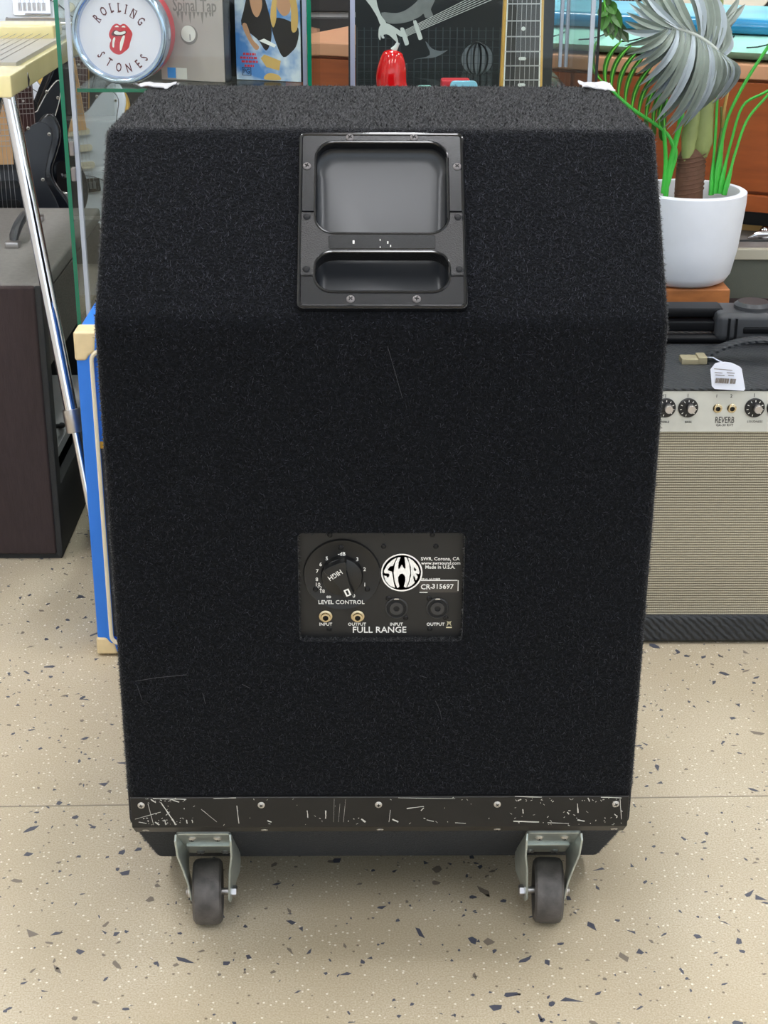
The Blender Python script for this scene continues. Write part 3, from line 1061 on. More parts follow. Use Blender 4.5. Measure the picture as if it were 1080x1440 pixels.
#PART2
# ------------------------------------------------------------------ pale combo amplifier (right)
AY = .858
amp = thing('guitar_amplifier', 'black combo amplifier with silver control panel and beige striped grille cloth', 'amplifier', (.715, 1.06, 0))
ax0, ax1, ad, ah = .412, 1.02, 1.26, .473
bd = MB()
bd.span((ax0, AY + .012, 0.004), (ax1, ad, ah))
part('case', bd, 'amp_black', amp, bevel=.012, seg=4)
part('top_lip', MB().span((ax0, AY - .004, ah - .004), (ax1, AY + .03, ah + .0015)), 'amp_black', amp, bevel=.002)
part('lower_rail', MB().span((ax0, AY - .004, .004), (ax1, AY + .03, .056)), 'amp_black', amp, bevel=.008, seg=3)
cp = part('control_panel', MB().span((ax0 + .004, AY - .002, .397), (ax1 - .004, AY + .03, ah - .002)), 'amp_silver', amp, bevel=.002, label='silver control panel with black knobs')
part('grille_cloth', MB().span((ax0 + .004, AY + .003, .05), (ax1 - .004, AY + .03, .398)), 'stripe_cloth', amp, bevel=.002)
fm2 = mesh_of(MB().lathe([(.016, 0), (.018, .003), (.018, .006)], 16), 'hub_dark', 'foot')
for x in (ax0 + .05, ax1 - .05):
    for y in (AY + .05, ad - .05):
        stamp('foot', fm2, amp, Matrix.Translation((x, y, 0)))
yk = AY - .002


def ak(px, py, off=0):
    q = at(px, py, y=yk - off)
    return facing((q.x, yk - off, q.z))


kd = MB().lathe([(.0165, 0), (.0165, .003), (.0155, .0042), (.0085, .0046), (0, .0046)], 36)
for k in range(10):
    a = R(-60 + 33 * k + 18)
    kd.box((.0128 * math.cos(a), .0128 * math.sin(a), .0044), (.0030, .0011, .0008), None, 1) if False else kd.add(
        [(Matrix.Rotation(a, 4, 'Z') @ Vector((x, y, .0048))) for x, y in ((.011, -.0006), (.0142, -.0006), (.0142, .0006), (.011, .0006))], [(0, 1, 2, 3)], None, 1)
KN = mesh_of(kd, ('knob_black', 'print_white'), 'skirt')
KC = mesh_of(MB().lathe([(.0070, 0), (.0070, .011), (.0062, .0125), (0, .0122)], 24), 'brushed', 'cap')
for px in (936, 967.5, 1061, 1092):
    M = ak(px, 573)
    k = stamp('control_knob', KN, cp, M)
    stamp('knob_cap', KC, k, M @ Matrix.Translation((.0030, .0012, .0044)))
JK = mesh_of(MB().lathe([(.0078, 0), (.0078, .0014), (.0062, .0022), (.0060, .0045), (.0040, .0048), (.0036, .0016), (0, .0016)], 24).lathe([(.0036, .0015), (.0036, .002), (0, .002)], 16, mi=1), ('nickel', 'slot'), 'jack_socket')
for px in (1009, 1029):
    stamp('jack_socket', JK, cp, ak(px, 574))
part('lettering', text_mb('REVERB', .0155, ak(1019, 591, .0003), sx=.62, bold=.0001), 'ink', cp, smooth=False)
for s, px, py, sz in (('GA-30 RVT', 1019, 598, .006), ('1', 1008, 557, .008), ('2', 1028.5, 557, .008), ('TREBLE', 934, 593.5, .0052), ('BASS', 968, 593.5, .0052), ('LOUDNESS', 1061.5, 593, .0052), ('I', 967.5, 556.5, .009), ('I', 1061, 556, .009), ('I', 936, 557, .009)):
    part('lettering', text_mb(s, sz, ak(px, py, .0003)), 'ink', cp, smooth=False)
# strap handle
zt = ah
hb = at(975, 500, z=zt + .012)
hy = hb.y
hx = hb.x
part('handle_bracket', MB().span((hx - .022, hy - .014, zt - .001), (hx + .022, hy + .014, zt + .010)).span((hx + .006, hy - .015, zt), (hx + .022, hy + .015, zt + .0135)), 'brass_dull', amp, bevel=.002, label='dull metal end clamp of the strap handle')
strap = []
for k in range(15):
    t = k / 14
    x = hx + .02 + t * .20
    strap.append((x, hy + .01, zt + .004 + .034 * math.sin(PI * min(1, t * 1.02)) ** .7))
st = MB()
rings = []
for i, p in enumerate(strap):
    p = Vector(p)
    t = (Vector(strap[min(i + 1, 14)]) - Vector(strap[max(i - 1, 0)])).normalized()
    u = Vector((0, 1, 0))
    n_ = t.cross(u).normalized()
    rings.append([p + u * a * .014 + n_ * b * .0035 for a, b in ((-1, -.6), (-.7, -1), (.7, -1), (1, -.6), (1, .6), (.7, 1), (-.7, 1), (-1, .6))])
st.loft(rings, cap0=True, cap1=True)
part('strap_handle', st, 'amp_black', amp, label='black leather strap handle arching over the top')
part('handle_bracket', MB().span((hx + .205, hy - .014, zt - .001), (hx + .25, hy + .014, zt + .010)), 'brass_dull', amp, bevel=.002)

# price tag hanging over the amp front
tg = [(999, 519.5), (1006, 511), (1012, 509.5), (1019, 509), (1028, 510), (1033, 512), (1041, 516), (1043, 518.5), (1048, 547), (1046, 549.7), (1005, 547), (1001, 543)]
yt = AY - .010
P = [at(x, y, y=yt - (y - 509) * .0001) for x, y in tg]
m = MB()
m.add(P + [p + Vector((0, .0009, 0)) for p in P], [list(range(12)), list(range(12, 24))[::-1]] + [(i, 12 + i, 12 + (i + 1) % 12, (i + 1) % 12) for i in range(12)])
tagt = thing('price_tag', 'white swing price tag with a barcode tied to the amplifier handle', 'price tag', at(1024, 549, y=yt))
part('card', m, 'tag_white', tagt, smooth=False)
tl = MB()


def tb(x0, y0, x1, y1):
    a, b = at(x0, y0, y=yt - .005), at(x1, y1, y=yt - .005)
    d = (at(1048, 547, y=yt) - at(1001, 543, y=yt)).normalized()
    tl.box((0, 0, 0), (abs(b.x - a.x), abs(a.z - b.z), .0002), frame((a + b) / 2, d, Vector((0, -1, 0)).cross(d)))


for y, w0, w1 in ((519, 1004, 1030), (523.5, 1005, 1016), (523.8, 1022, 1033), (527, 1006, 1019), (527.5, 1024, 1032)):
    tb(w0, y + .2, w1, y + 1.2)
x = 1006.5
while x < 1035:
    wd = random.choice((.5, .7, 1.1))
    if not (1023.5 < x < 1026):
        tb(x, 531.5 + (x - 1006) * .05, x + wd, 538.5 + (x - 1006) * .05)
    x += wd + random.choice((.6, .8, 1.0))
part('print', tl, 'ink_grey', tagt, kind='stuff', smooth=False)
part('string', MB().tube([(hx + .024, hy - .004, zt + .010), at(1003, 503, y=hy - .06), at(1010, 507, y=AY + .004), at(1019, 511, y=yt - .001)], .0011, 6), 'tag_white', tagt)

# folded black stand lying on the amplifier
sy = 1.165
zs = ah
st = thing('folded_stand', 'folded black metal instrument stand with a plastic joint lying on the amplifier', 'stand', (.66, sy, zs))
part('rail', MB().span((.42, sy - .03, zs + .043), (.63, sy + .02, zs + .060)), 'stand_black', st, bevel=.004)
part('rail', MB().span((.42, sy - .042, zs + .020), (.63, sy + .01, zs + .040)), 'stand_black', st, bevel=.004)
part('tube', MB().tube([(.42, sy - .045, zs + .009), (.72, sy - .045, zs + .009)], .009, 12), 'stand_black', st)
jn = part('joint', MB().span((.612, sy - .060, zs + .006), (.74, sy + .03, zs + .058)), 'stand_grey', st, bevel=.012, seg=3, label='grey plastic folding joint')
part('joint_cap', MB().lathe([(.034, 0), (.034, .012), (.027, .018), (0, .018)], 24, frame((.685, sy - .015, zs + .052), (1, 0, 0), (0, 1, 0))), 'stand_grey', jn)
for x in (.632, .645):
    part('joint_rib', MB().span((x, sy - .062, zs + .008), (x + .004, sy - .054, zs + .05)), 'stand_black', jn)
part('joint_slot', MB().span((.66, sy - .063, zs + .022), (.725, sy - .055, zs + .034)), 'stand_black', jn, bevel=.003)
lg = MB()
text_mb('ooo', .008, facing((.528, sy - .0305, zs + .0535)), lg)
part('lettering', lg, 'print_white', st, smooth=False) if False else None

# ------------------------------------------------------------------ potted palm on a wooden block
PY = 1.40
pc = at(970, 262, y=PY)
pb = at(985, 408, y=PY - .09)
pzt, pzb = pc.z - .005, at(975, 409, y=PY - .088).z
px_, pr = pc.x, .109
blk = solo('wooden_block', MB().span((px_ - .085, PY - .078, 0), (px_ + .078, PY + .078, pzb)), 'block_wood', 'tall orange-brown wooden block standing under the white plant pot', 'plinth', bevel=.003)
plant = thing('potted_palm', 'artificial palm with silver-green fan leaf in a round white pot', 'plant', (px_, PY, pzb))
PM = Matrix.Translation((px_, PY, 0))
part('pot', MB().lathe([(.0, pzb), (.070, pzb), (.082, pzb + .006), (.091, pzb + .020), (pr - .008, pzb + .07), (pr, pzt - .02), (pr, pzt - .002), (pr - .003, pzt), (pr - .014, pzt), (pr - .016, pzt - .003), (pr - .022, pzt - .05), (0, pzt - .05)], 64, PM), 'pot_white', plant)
part('soil', MB().lathe([(pr - .02, pzt - .035), (pr * .5, pzt - .028), (0, pzt - .025)], 32, PM), 'soil', plant)


def ap(px, py, dy=0):
    return at(px, py, y=PY + dy)


tr = [ap(968, 285), ap(969, 262), ap(971, 240), ap(972, 225), ap(974, 207)]
trk = part('trunk', MB().tube(smooth_poly(tr, 6, False), [.027] * 14 + [.026] * 6 + [.024, .022, .02, .018, .015], 20), 'trunk', plant, label='brown ringed trunk')
for k in range(9):
    c = ap(969 + k * .5, 268 - k * 6.2)
    rg = []
    for j in range(17):
        a = 2 * PI * j / 16
        rg.append(c + Vector((math.cos(a) * .0272, math.sin(a) * .0272, math.cos(a) * .006)))
    part('trunk_ring', MB().tube(rg, .0012, 6), 'trunk', trk)
# green sheath over the trunk and the two thick stems
part('sheath', MB().tube([ap(985, 222), ap(985, 200), ap(988, 160), ap(995, 100), ap(1000, 40), ap(1004, -40)], [.012, .024, .021, .017, .014, .012], 14), 'sheath_green', plant)
part('sheath', MB().tube([ap(966, 226, -.012), ap(970, 190, -.012), ap(978, 150, -.006), ap(988, 100)], [.010, .016, .014, .01], 12), 'sheath_green', plant)
part('stem', MB().tube([ap(1008, 80, .01), ap(1010, 30, .01), ap(1014, -30, .01)], [.008, .008, .007], 10), 'sheath_green', plant)


def leaflet(a, b, wd, bow, m, parent, name='leaflet', sag=(0, 0, 0), fold=.35, n=9, base=.35, vein=None):
    """a folded strip leaf from a to b; bow bends it in the picture of its own plane, sag bends it in space"""
    a, b = Vector(a), Vector(b)
    d = b - a
    side = d.cross(Vector((0, 1, 0))).normalized()
    mbl = MB()
    L, Cn, Rr, mid = [], [], [], []
    for i in range(n):
        t = i / (n - 1)
        h = 4 * t * (1 - t)
        p = a.lerp(b, t) + side * bow * h + Vector(sag) * h
        wv = wd * (base + (1 - base) * min(1, t * 3)) * (1 - max(0, (t - .55) / .45) ** 2.2) + .0003
        up = Vector((0, -1, 0)) * wv * fold
        L.append(p - side * wv - up * 0)
        Rr.append(p + side * wv)
        Cn.append(p + Vector((0, 1, 0)) * wv * fold * 2)
        mid.append(p)
    th = Vector((0, .0008, 0))
    vs = L + Cn + Rr + [p + th for p in L + Cn + Rr]
    fs = []
    for i in range(n - 1):
        for k in (0, n):
            fs.append((k + i, k + i + 1, k + n + i + 1, k + n + i))
            fs.append((3 * n + k + i, 3 * n + k + n + i, 3 * n + k + n + i + 1, 3 * n + k + i + 1))
        fs.append((i, 3 * n + i, 3 * n + i + 1, i + 1))
        fs.append((2 * n + i, 2 * n + i + 1, 5 * n + i + 1, 5 * n + i))
    mbl.add(vs, fs)
    o = part(name, mbl, m, parent, angle=50)
    if vein:
        part('leaf_vein', MB().tube([p + Vector((0, -.001, 0)) for p in mid], [.0014] * (n - 1) + [.0004], 5), vein, o)
    return o


# big folded fan leaf: ridge and leaflets hanging both ways
ridge_px = [(1016, 82), (1008, 70), (996, 60), (982, 51), (966, 44), (950, 40), (938, 40)]
rdg = smooth_poly([tuple(ap(x, y, -.10 + .004 * i)) for i, (x, y) in enumerate(ridge_px)], 4, False)
fan = part('fan_leaf', MB().tube(rdg, [.0032] * len(rdg), 8), 'ridge', plant, label='large drooping silver-green pleated fan leaf')


def rp(t):
    k = t * (len(rdg) - 1)
    i = min(int(k), len(rdg) - 2)
    return Vector(rdg[i]).lerp(Vector(rdg[i + 1]), k - i)


def spread(pts, n):
    out = []
    for k in range(n):
        t = k / (n - 1) * (len(pts) - 1)
        i_ = min(int(t), len(pts) - 2)
        out.append((pts[i_][0] + (pts[i_ + 1][0] - pts[i_][0]) * (t - i_), pts[i_][1] + (pts[i_ + 1][1] - pts[i_][1]) * (t - i_)))
    return out


low = spread([(1013, 138), (1006, 140), (998, 146), (986, 150), (972, 168), (960, 178), (944, 188), (932, 180), (922, 168), (912, 160), (906, 142), (900, 122), (893, 108), (884, 84), (878, 66)], 27)
for i, (x, y) in enumerate(low):
    t = .02 + .96 * i / (len(low) - 1)
    e = ap(x, y + random.uniform(-5, 5), -.03 - .03 * (i % 2))
    leaflet(rp(t), e, .0068 if i < 20 else .0060, (.018 if i < 15 else .012), 'leaf_silver' if i % 3 else 'leaf_pale', fan, sag=(0, -.045, .012), fold=.5)
upl = spread([(1014, 30), (1006, 4), (998, -20), (988, -30), (978, -36), (966, -40), (952, -40), (938, -34), (924, -26), (908, -14), (896, -8), (886, 2), (880, 22), (876, 42)], 22)
for i, (x, y) in enumerate(upl):
    t = .03 + .95 * i / (len(upl) - 1)
    e = ap(x, y, -.01 - .02 * (i % 2))
    leaflet(rp(t), e, .0072 if i < 13 else .0060, (-.012 if i < 11 else .006), 'leaf_silver' if i % 3 else 'leaf_pale', fan, sag=(0, -.02, .0), fold=.5)
# second fan leaf behind, to the right of the stem
fan2 = part('fan_leaf', MB().tube([ap(1000, 60, .03), ap(1006, 50, .03), ap(1010, 40, .03)], .003, 6), 'ridge', plant, label='smaller grey-green fan leaf behind the thick stem')
for x, y in ((1040, -4), (1048, 6), (1040, 18), (1032, 30), (1030, 44), (1028, 72), (1020, 84)):
    leaflet(ap(1004, 46, .03), ap(x, y, .06), .007, -.006, 'leaf_silver', fan2, sag=(0, 0, .004))
# comb-like green frond to the left
rch = smooth_poly([tuple(ap(x, y, -.02)) for x, y in ((944, 198), (936, 186), (918, 172), (896, 158), (876, 142), (856, 122), (844, 112))], 4, False)
fr_ = part('frond', MB().tube(rch, [.0034] * (len(rch) - 8) + [.003, .0028, .0026, .0024, .002, .0018, .0015, .001], 8), 'leaf_bright', plant, label='bright green comb-like palm frond curving left')
ends = [(840, 56, -.014), (876, 56, -.014), (892, 60, -.014), (902, 68, -.013), (912, 72, -.012), (922, 88, -.010), (926, 100, -.008), (931, 112, -.008), (934, 122, -.006), (938, 128, -.006), (940, 134, -.005)]
for i, (x, y, bw) in enumerate(ends):
    t = 1 - .05 - i * .078
    k = t * (len(rch) - 1)
    j = min(int(k), len(rch) - 2)
    a = Vector(rch[j]).lerp(Vector(rch[j + 1]), k - j)
    leaflet(a, ap(x, y, -.05), .0046, -bw, 'leaf_frond', fr_, fold=.2, vein='vein_green', base=.5)
for i in range(7):
    k = (.25 + i * .1) * (len(rch) - 1)
    j = int(k)
    a = Vector(rch[j])
    leaflet(a, a + Vector((.012, .03, -.03)), .004, 0, 'leaf_frond', fr_, fold=.2)
# broad dark leaf seen past the glass, pale shoots
bl = part('broad_leaf', MB().tube([ap(846, -30, .05), ap(852, 20, .05), ap(880, 58, .05)], .002, 6), 'vein_green', plant, label='glossy dark green leaf beside the glass case')
for x, y in ((842, 24), (846, 44), (852, 52), (862, 56), (872, 58), (884, 60), (874, 40), (866, 20), (860, 0)):
    leaflet(ap(850, 4, .05) if y < 50 else ap(854, 24, .05), ap(x, y, .04), .010, .004, 'leaf_frond' if x % 4 else 'leaf_dark', bl, fold=.3)
# stems from the pot
for pts, r in (([(936, 276), (940, 240), (950, 200), (956, 175), (960, 150)], .0052), ([(932, 272), (936, 230), (934, 190), (930, 160), (926, 150)], .004), ([(944, 198), (950, 215), (944, 240), (936, 268)], .0046)):
    part('stem', MB().tube(smooth_poly([tuple(ap(x, y, -.02)) for x, y in pts], 4, False), r, 8), 'leaf_bright', plant)
for pts, r in (([(1012, 272), (1018, 240), (1028, 200), (1044, 150), (1072, 132), (1092, 122)], 1), ([(1018, 274), (1026, 245), (1034, 215), (1050, 170), (1076, 138), (1100, 112)], 1), ([(1000, 274), (1003, 230), (1006, 190), (1009, 130), (1010, 100)], 1), ([(1006, 272), (1012, 220), (1022, 170), (1040, 130), (1064, 90), (1094, 46)], 1.2)):
    pth = smooth_poly([tuple(ap(x, y, -.01)) for x, y in pts], 5, False)
    n = len(pth)
    part('stem', MB().tube(pth, [(.0105 * (1 - i / (n * .42)) if i < n * .28 else .0036) * r if i > 2 else .007 for i in range(n)], 8, flat=.6), 'leaf_bright', plant)
part('shoot', MB().tube([ap(1016, 180, .0), ap(1019, 150), ap(1024, 126), ap(1027, 118)], [.003, .003, .0026, .001], 6), 'straw', plant)
part('sheath', MB().tube([ap(1010, 250, .01), ap(1012, 215, .01), ap(1016, 180, .01), ap(1014, 150, .01)], [.008, .007, .004, .002], 8), 'sheath_green', plant)

# ------------------------------------------------------------------ low amplifier, sideboard, cushion, board behind the palm
lowamp = thing('bass_amplifier', 'low grey cloth amplifier with beige band under the wooden sideboard', 'amplifier', (.85, 1.95, 0))
LX0, LX1, LY0, LY1, LZ = .45, 1.5, 1.6, 2.25, at(1060, 349, y=1.6).z
zb1, zb2, zb3 = at(1060, 365, y=1.6).z, at(1060, 421, y=1.6).z, at(1060, 432, y=1.6).z
part('case', MB().span((LX0, LY0 + .01, 0), (LX1, LY1, LZ)), 'taupe', lowamp, bevel=.004)
part('front_band', MB().span((LX0, LY0 - .004, zb1), (LX1, LY0 + .02, LZ - .002)), 'beige_band', lowamp, bevel=.002)
part('grille', MB().span((LX0 + .01, LY0 + .002, zb2), (LX1 - .01, LY0 + .02, zb1 + .002)), 'olive_cloth', lowamp)
part('lower_front', MB().span((LX0, LY0 - .002, .0), (LX1, LY0 + .02, zb2 + .002)), 'brown_cloth', lowamp, bevel=.003)
yl = LY0 + .060
part('top_strip', MB().span((LX0, yl, LZ - .001), (LX1, yl + .006, LZ + .003)), 'dark_tolex', lowamp)
cr = at(1072, 329, z=LZ + .012)
solo('chrome_clip', MB().tube([(cr.x - .03, cr.y, LZ + .004), (cr.x - .01, cr.y, LZ + .012), (cr.x + .05, cr.y, LZ + .014)], [.002, .007, .009], 12).lathe([(.012, 0), (.016, .006), (.012, .018), (.006, .026), (0, .028)], 16, Matrix.Translation((cr.x + .008, cr.y + .01, LZ - .0005))), 'chrome', 'small chrome clip lying on the low grey amplifier', 'clip')

sA, sB = at(1080, 92, y=1.7), Vector((0, 0, 0))
sdir = Vector((-.904, .413, 0)).normalized()
SZ = sA.z
SF = frame((sA.x, sA.y, 0), -sdir, Vector((0, 0, 1)).cross(-sdir))     # x right along the front, y back, z up
zbot = at(1080, 298, y=1.7).z
side = thing('sideboard', 'long warm brown wooden sideboard with drawers behind the palm', 'sideboard', SF @ Vector((-.4, .2, LZ)))
part('carcass', MB().span((-1.12, .012, zbot), (.30, .42, SZ - .03), SF), 'side_wood', side, bevel=.003)
part('top', MB().span((-1.13, -.004, SZ - .03), (.31, .43, SZ), SF), ('side_top',), side, bevel=.004, label='pale orange wooden top')
for x0, x1 in ((-1.11, -.42), (-.412, .29)):
    part('drawer', MB().span((x0, 0, zbot + .042), (x1, .02, SZ - .036), SF), 'side_wood', side, bevel=.002)
part('lower_moulding', MB().span((-1.13, -.006, zbot), (.31, .02, zbot + .036), SF), 'side_wood', side, bevel=.003)
part('base', MB().span((-.26, .07, LZ + .012), (.2, .40, zbot + .001), SF), 'cord_black', side)
part('base_board', MB().span((-.26, .068, LZ), (.2, .40, LZ + .012), SF), 'tan', side)
solo('trestle', MB().span((-1.08, .05, 0), (-1.04, .38, zbot), SF).span((-1.10, .04, 0), (-1.02, .39, .02), SF), 'cord_black', 'black trestle standing under the far end of the wooden sideboard', 'trestle')
# mint patterned cushion
cz = SZ


def pillow(x0, x1, y0, y1, h, M, nx=26, ny=10):
    top, bot = [], []
    for i in range(nx + 1):
        for j in range(ny + 1):
            u, v = i / nx * 2 - 1, j / ny * 2 - 1
            g = max(0, (1 - abs(u) ** 10)) ** .5 * max(0, (1 - abs(v) ** 4)) ** .5
            x, y = x0 + (x1 - x0) * i / nx, y0 + (y1 - y0) * j / ny
            top.append((x, y, h * .42 + h * .58 * g))
            bot.append((x, y, h * .42 - h * .42 * g))
    N = ny + 1
    fs = [(i * N + j, (i + 1) * N + j, (i + 1) * N + j + 1, i * N + j + 1) for i in range(nx) for j in range(ny)]
    m = MB()
    k = len(top)
    m.add(top + bot, fs + [tuple(q + k for q in f[::-1]) for f in fs], M)
    return m


CS = SF @ Matrix.Translation((0, 0, SZ))
cush = thing('cushion', 'mint green cushion with dark leaf lines on the sideboard', 'cushion', CS @ Vector((-.1, .16, 0)))
part('cover', pillow(-.58, .28, .01, .34, .052, CS), 'cushion', cush, angle=180)
for k in range(9):
    x = -.50 + k * .09
    pts = []
    for j in range(6):
        t = j / 5
        xx, yy = x + .05 * t + .02 * math.sin(t * 3), .014 + .05 * t * t
        v = (yy - .01) / .33 * 2 - 1
        u = (xx + .58) / .86 * 2 - 1
        g = max(0, (1 - abs(u) ** 10)) ** .5 * max(0, (1 - abs(v) ** 4)) ** .5
        pts.append(CS @ Vector((xx, yy, .052 * (.42 + .58 * g) + .0005)))
    part('leaf_line', MB().tube(pts, .0016, 5), 'cushion_line', cush)
bd_ = thing('resin_board', 'glossy blue and cyan rounded board lying on the mint cushion', 'board', CS @ Vector((-.1, .2, .052)))
part('edge', MB().prism(rrect(-.66, .34, .06, .40, .10, 8), .0522, .083, CS), 'blue_resin', bd_, bevel=.015, seg=4)
part('face', MB().prism(rrect(-.65, .33, .07, .39, .10, 8), .081, .085, CS), 'cyan_top', bd_, bevel=.001)

# ------------------------------------------------------------------ blue cabinet (left)
BY = .816
bx0, bx1, bh, bdp = -.479, .10, at(115, 468, y=BY).z, .20
blue = thing('blue_amplifier', 'bright blue amplifier with cream corners and cream piping', 'amplifier', (-.19, BY + bdp / 2, 0))
part('case', MB().span((bx0, BY + .012, .006), (bx1, BY + bdp, bh)), 'blue_tolex', blue, bevel=.008, seg=3)
fw = .0275
outer = rrect(bx0, bx1, .006, bh, .008, 3)
fb = MB()
fb.span((bx0, BY, .006), (bx0 + fw, BY + .03, bh)).span((bx1 - fw, BY, .006), (bx1, BY + .03, bh)).span((bx0 + fw, BY, bh - .036), (bx1 - fw, BY + .03, bh)).span((bx0 + fw, BY, .006), (bx1 - fw, BY + .03, .027))
part('front_frame', fb, 'blue_tolex', blue, bevel=.004)
rim = rrect(bx0 + .0245, bx1 - .0245, .024, bh - .030, .016, 6)
part('piping', MB().tube([(x, BY - .001, z) for x, z in rim] + [(rim[0][0], BY - .001, rim[0][1])], .0036, 8), 'cream_piping', blue)
zg = at(143, 627, y=BY).z
part('upper_panel', MB().span((bx0 + fw, BY + .008, zg), (bx1 - fw, BY + .02, bh - .034)), 'blue_tolex', blue)
part('gold_strip', MB().span((bx0 + fw, BY + .004, zg - .006), (bx1 - fw, BY + .02, zg + .005)), 'gold_trim', blue)
part('grille_cloth', MB().span((bx0 + fw, BY + .008, .034), (bx1 - fw, BY + .02, zg)), 'dark_cloth', blue)
for x, s in ((bx0, 1), (bx1, -1)):
    for z, t in ((bh, -1), (.006, 1)):
        H = .046 if t < 0 else .030
        m = MB()
        m.add([(x - s * .002, BY - .003, z - t * .002), (x + s * .038, BY - .003, z - t * .002), (x + s * .034, BY - .003, z + t * (H - .012)), (x + s * .022, BY - .003, z + t * (H - .008)), (x + s * .014, BY - .003, z + t * H), (x - s * .002, BY - .003, z + t * H)], [])
        poly = [(x - s * .002, z - t * .002), (x + s * .034, z - t * .002), (x + s * .030, z + t * (H - .014)), (x + s * .022, z + t * (H - .010)), (x + s * .016, z + t * H), (x - s * .002, z + t * H)]
        m = MB().prism(poly, -(BY + .045), -(BY - .003), frame((0, 0, 0), (1, 0, 0), (0, 0, 1)))
        part('corner_protector', m, 'cream_plastic', blue, bevel=.005, seg=3)
for x in (bx0 + .05, bx1 - .05):
    for y in (BY + .05, BY + bdp - .05):
        stamp('foot', fm2, blue, Matrix.Translation((x, y, 0)) @ Matrix.Diagonal((1, 1, 1.3, 1)))

# ------------------------------------------------------------------ brown cloth cabinet (far left)
LAY, LAX, LAH = 1.221, -.612, .554
la = thing('speaker_cabinet', 'dark brown cloth fronted cabinet with grey top and carry handle', 'speaker', (-.95, 1.55, 0))
lx0, ly1 = -1.30, 1.91
part('front_panel', MB().span((lx0, LAY - .006, .012), (LAX - .012, LAY + .02, LAH - .004)), 'brown_cloth', la, bevel=.005, seg=3)
part('top_panel', MB().span((lx0, LAY + .004, LAH - .03), (LAX, ly1, LAH)), 'grey_tolex', la, bevel=.006, seg=3)
zu, zl_ = at(66, 515, x=LAX).z, at(80, 682, x=LAX).z
zu = at(66, 515, y=LAY + .03).z
zl_ = at(81, 682, y=LAY + .03).z
part('front_stile', MB().span((LAX - .014, LAY - .002, .006), (LAX, LAY + .035, LAH - .004)), 'dark_tolex', la, bevel=.004)
part('side_panel', MB().span((LAX - .02, LAY + .03, zu), (LAX - .001, ly1 - .01, LAH - .032)), 'speckle_tolex', la, bevel=.002, label='speckled grey upper side panel')
part('side_panel', MB().span((LAX - .02, LAY + .03, .006), (LAX - .001, ly1 - .01, zl_)), 'dark_tolex', la, bevel=.003, label='dark lower side panel')
part('base_panel', MB().span((lx0, LAY + .004, 0), (LAX - .004, ly1, .025)), 'dark_tolex', la)
part('back_panel', MB().span((lx0, ly1 - .02, .01), (LAX - .01, ly1 - .004, LAH - .02)), 'black_board', la)
part('inner_panel', MB().span((LAX - .30, LAY + .03, .02), (LAX - .28, ly1 - .02, LAH - .03)), 'black_board', la)
part('inner_shelf', MB().span((LAX - .27, LAY + .04, .15), (LAX - .03, ly1 - .03, .17)), 'pale_grey', la)
part('left_panel', MB().span((lx0, LAY + .01, .01), (lx0 + .02, ly1, LAH - .02)), 'dark_tolex', la)
q = [Vector((LAX - .16, LAY + .20, .175)), Vector((LAX - .08, LAY + .18, .21)), Vector((LAX - .03, LAY + .22, .20)), Vector((LAX - .045, LAY + .30, .175))]
solo('cable', MB().tube(smooth_poly([tuple(v) for v in q], 5, False), .005, 8), 'cord_black', 'black cable coiled inside the open side of the brown cabinet', 'cable')
# handle
h0 = at(16, 350, z=LAH)
hp = []
for k in range(13):
    t = k / 12
    hp.append((h0.x - .004 * t, h0.y + .02 + t * .24, LAH + .004 + .030 * math.sin(PI * t) ** .5))
part('carry_handle', MB().tube(hp, [.008] + [.014] * 11 + [.008], 10, flat=.7), 'stand_grey', la, label='grey rubber carry handle')
for y in (h0.y + .015, h0.y + .265):
    part('handle_bracket', MB().span((h0.x - .014, y - .012, LAH - .001), (h0.x + .014, y + .012, LAH + .012)), 'brushed', la, bevel=.003)

# ------------------------------------------------------------------ cream steel guitar on chrome legs
ZS = .925
sg_ = thing('steel_guitar', 'cream yellow steel guitar on slanting chrome legs above the brown cabinet', 'steel guitar', (-.62, 1.25, 0))
sx1 = -.634
nb = [at(0, 138, y=1.17), at(15, 138, y=1.17)]
part('end_block', MB().span((-.80, 1.17, at(5, 138, y=1.17).z), (at(15, 110, y=1.17).x, 1.31, at(8, 106, y=1.17).z)), 'steel_cream', sg_, bevel=.004)
zbk = at(8, 106, y=1.17).z
part('body', MB().span((-.80, 1.305, zbk - .045), (sx1, 1.99, zbk - .004)), 'steel_cream', sg_, bevel=.004)
part('fretboard', MB().span((-.79, 1.33, zbk - .006), (sx1 - .012, 1.95, zbk + .004)), 'steel_top', sg_, bevel=.002)
part('pickup_block', MB().span((-.79, 1.74, zbk), (sx1 - .02, 1.84, zbk + .03)), 'steel_cream', sg_, bevel=.006)
part('bridge', MB().tube([(-.79, 1.93, zbk + .016), (sx1 - .01, 1.93, zbk + .016)], .014, 14), 'chrome', sg_)
for k in range(8):
    x = -.78 + k * .0165
    part('string', MB().tube([(x, 1.24, zbk + .012), (x, 1.92, zbk + .014)], .0007, 5), 'brushed', sg_)
for k in range(5):
    x = -.775 + k * .028
    part('tuner', MB().lathe([(.006, 0), (.006, .012), (.009, .014), (.009, .020), (.004, .024), (0, .024)], 14, Matrix.Translation((x, 1.215 + .012 * (k % 2), zbk - .001))), 'brushed', sg_)
dmd = at(45, 115, y=1.33)
part('diamond_plate', MB().prism([(0, .014), (.012, 0), (0, -.014), (-.012, 0)], 0, .004, frame((sx1, 1.345, zbk - .03), (0, 1, 0), (0, 0, 1))), 'chrome', sg_)
# leg
L0, L1 = at(113, 640, y=1.085), at(16, 150, y=1.20)
ld = (L1 - L0).normalized()
foot = L0 - ld * (L0.z / ld.z)


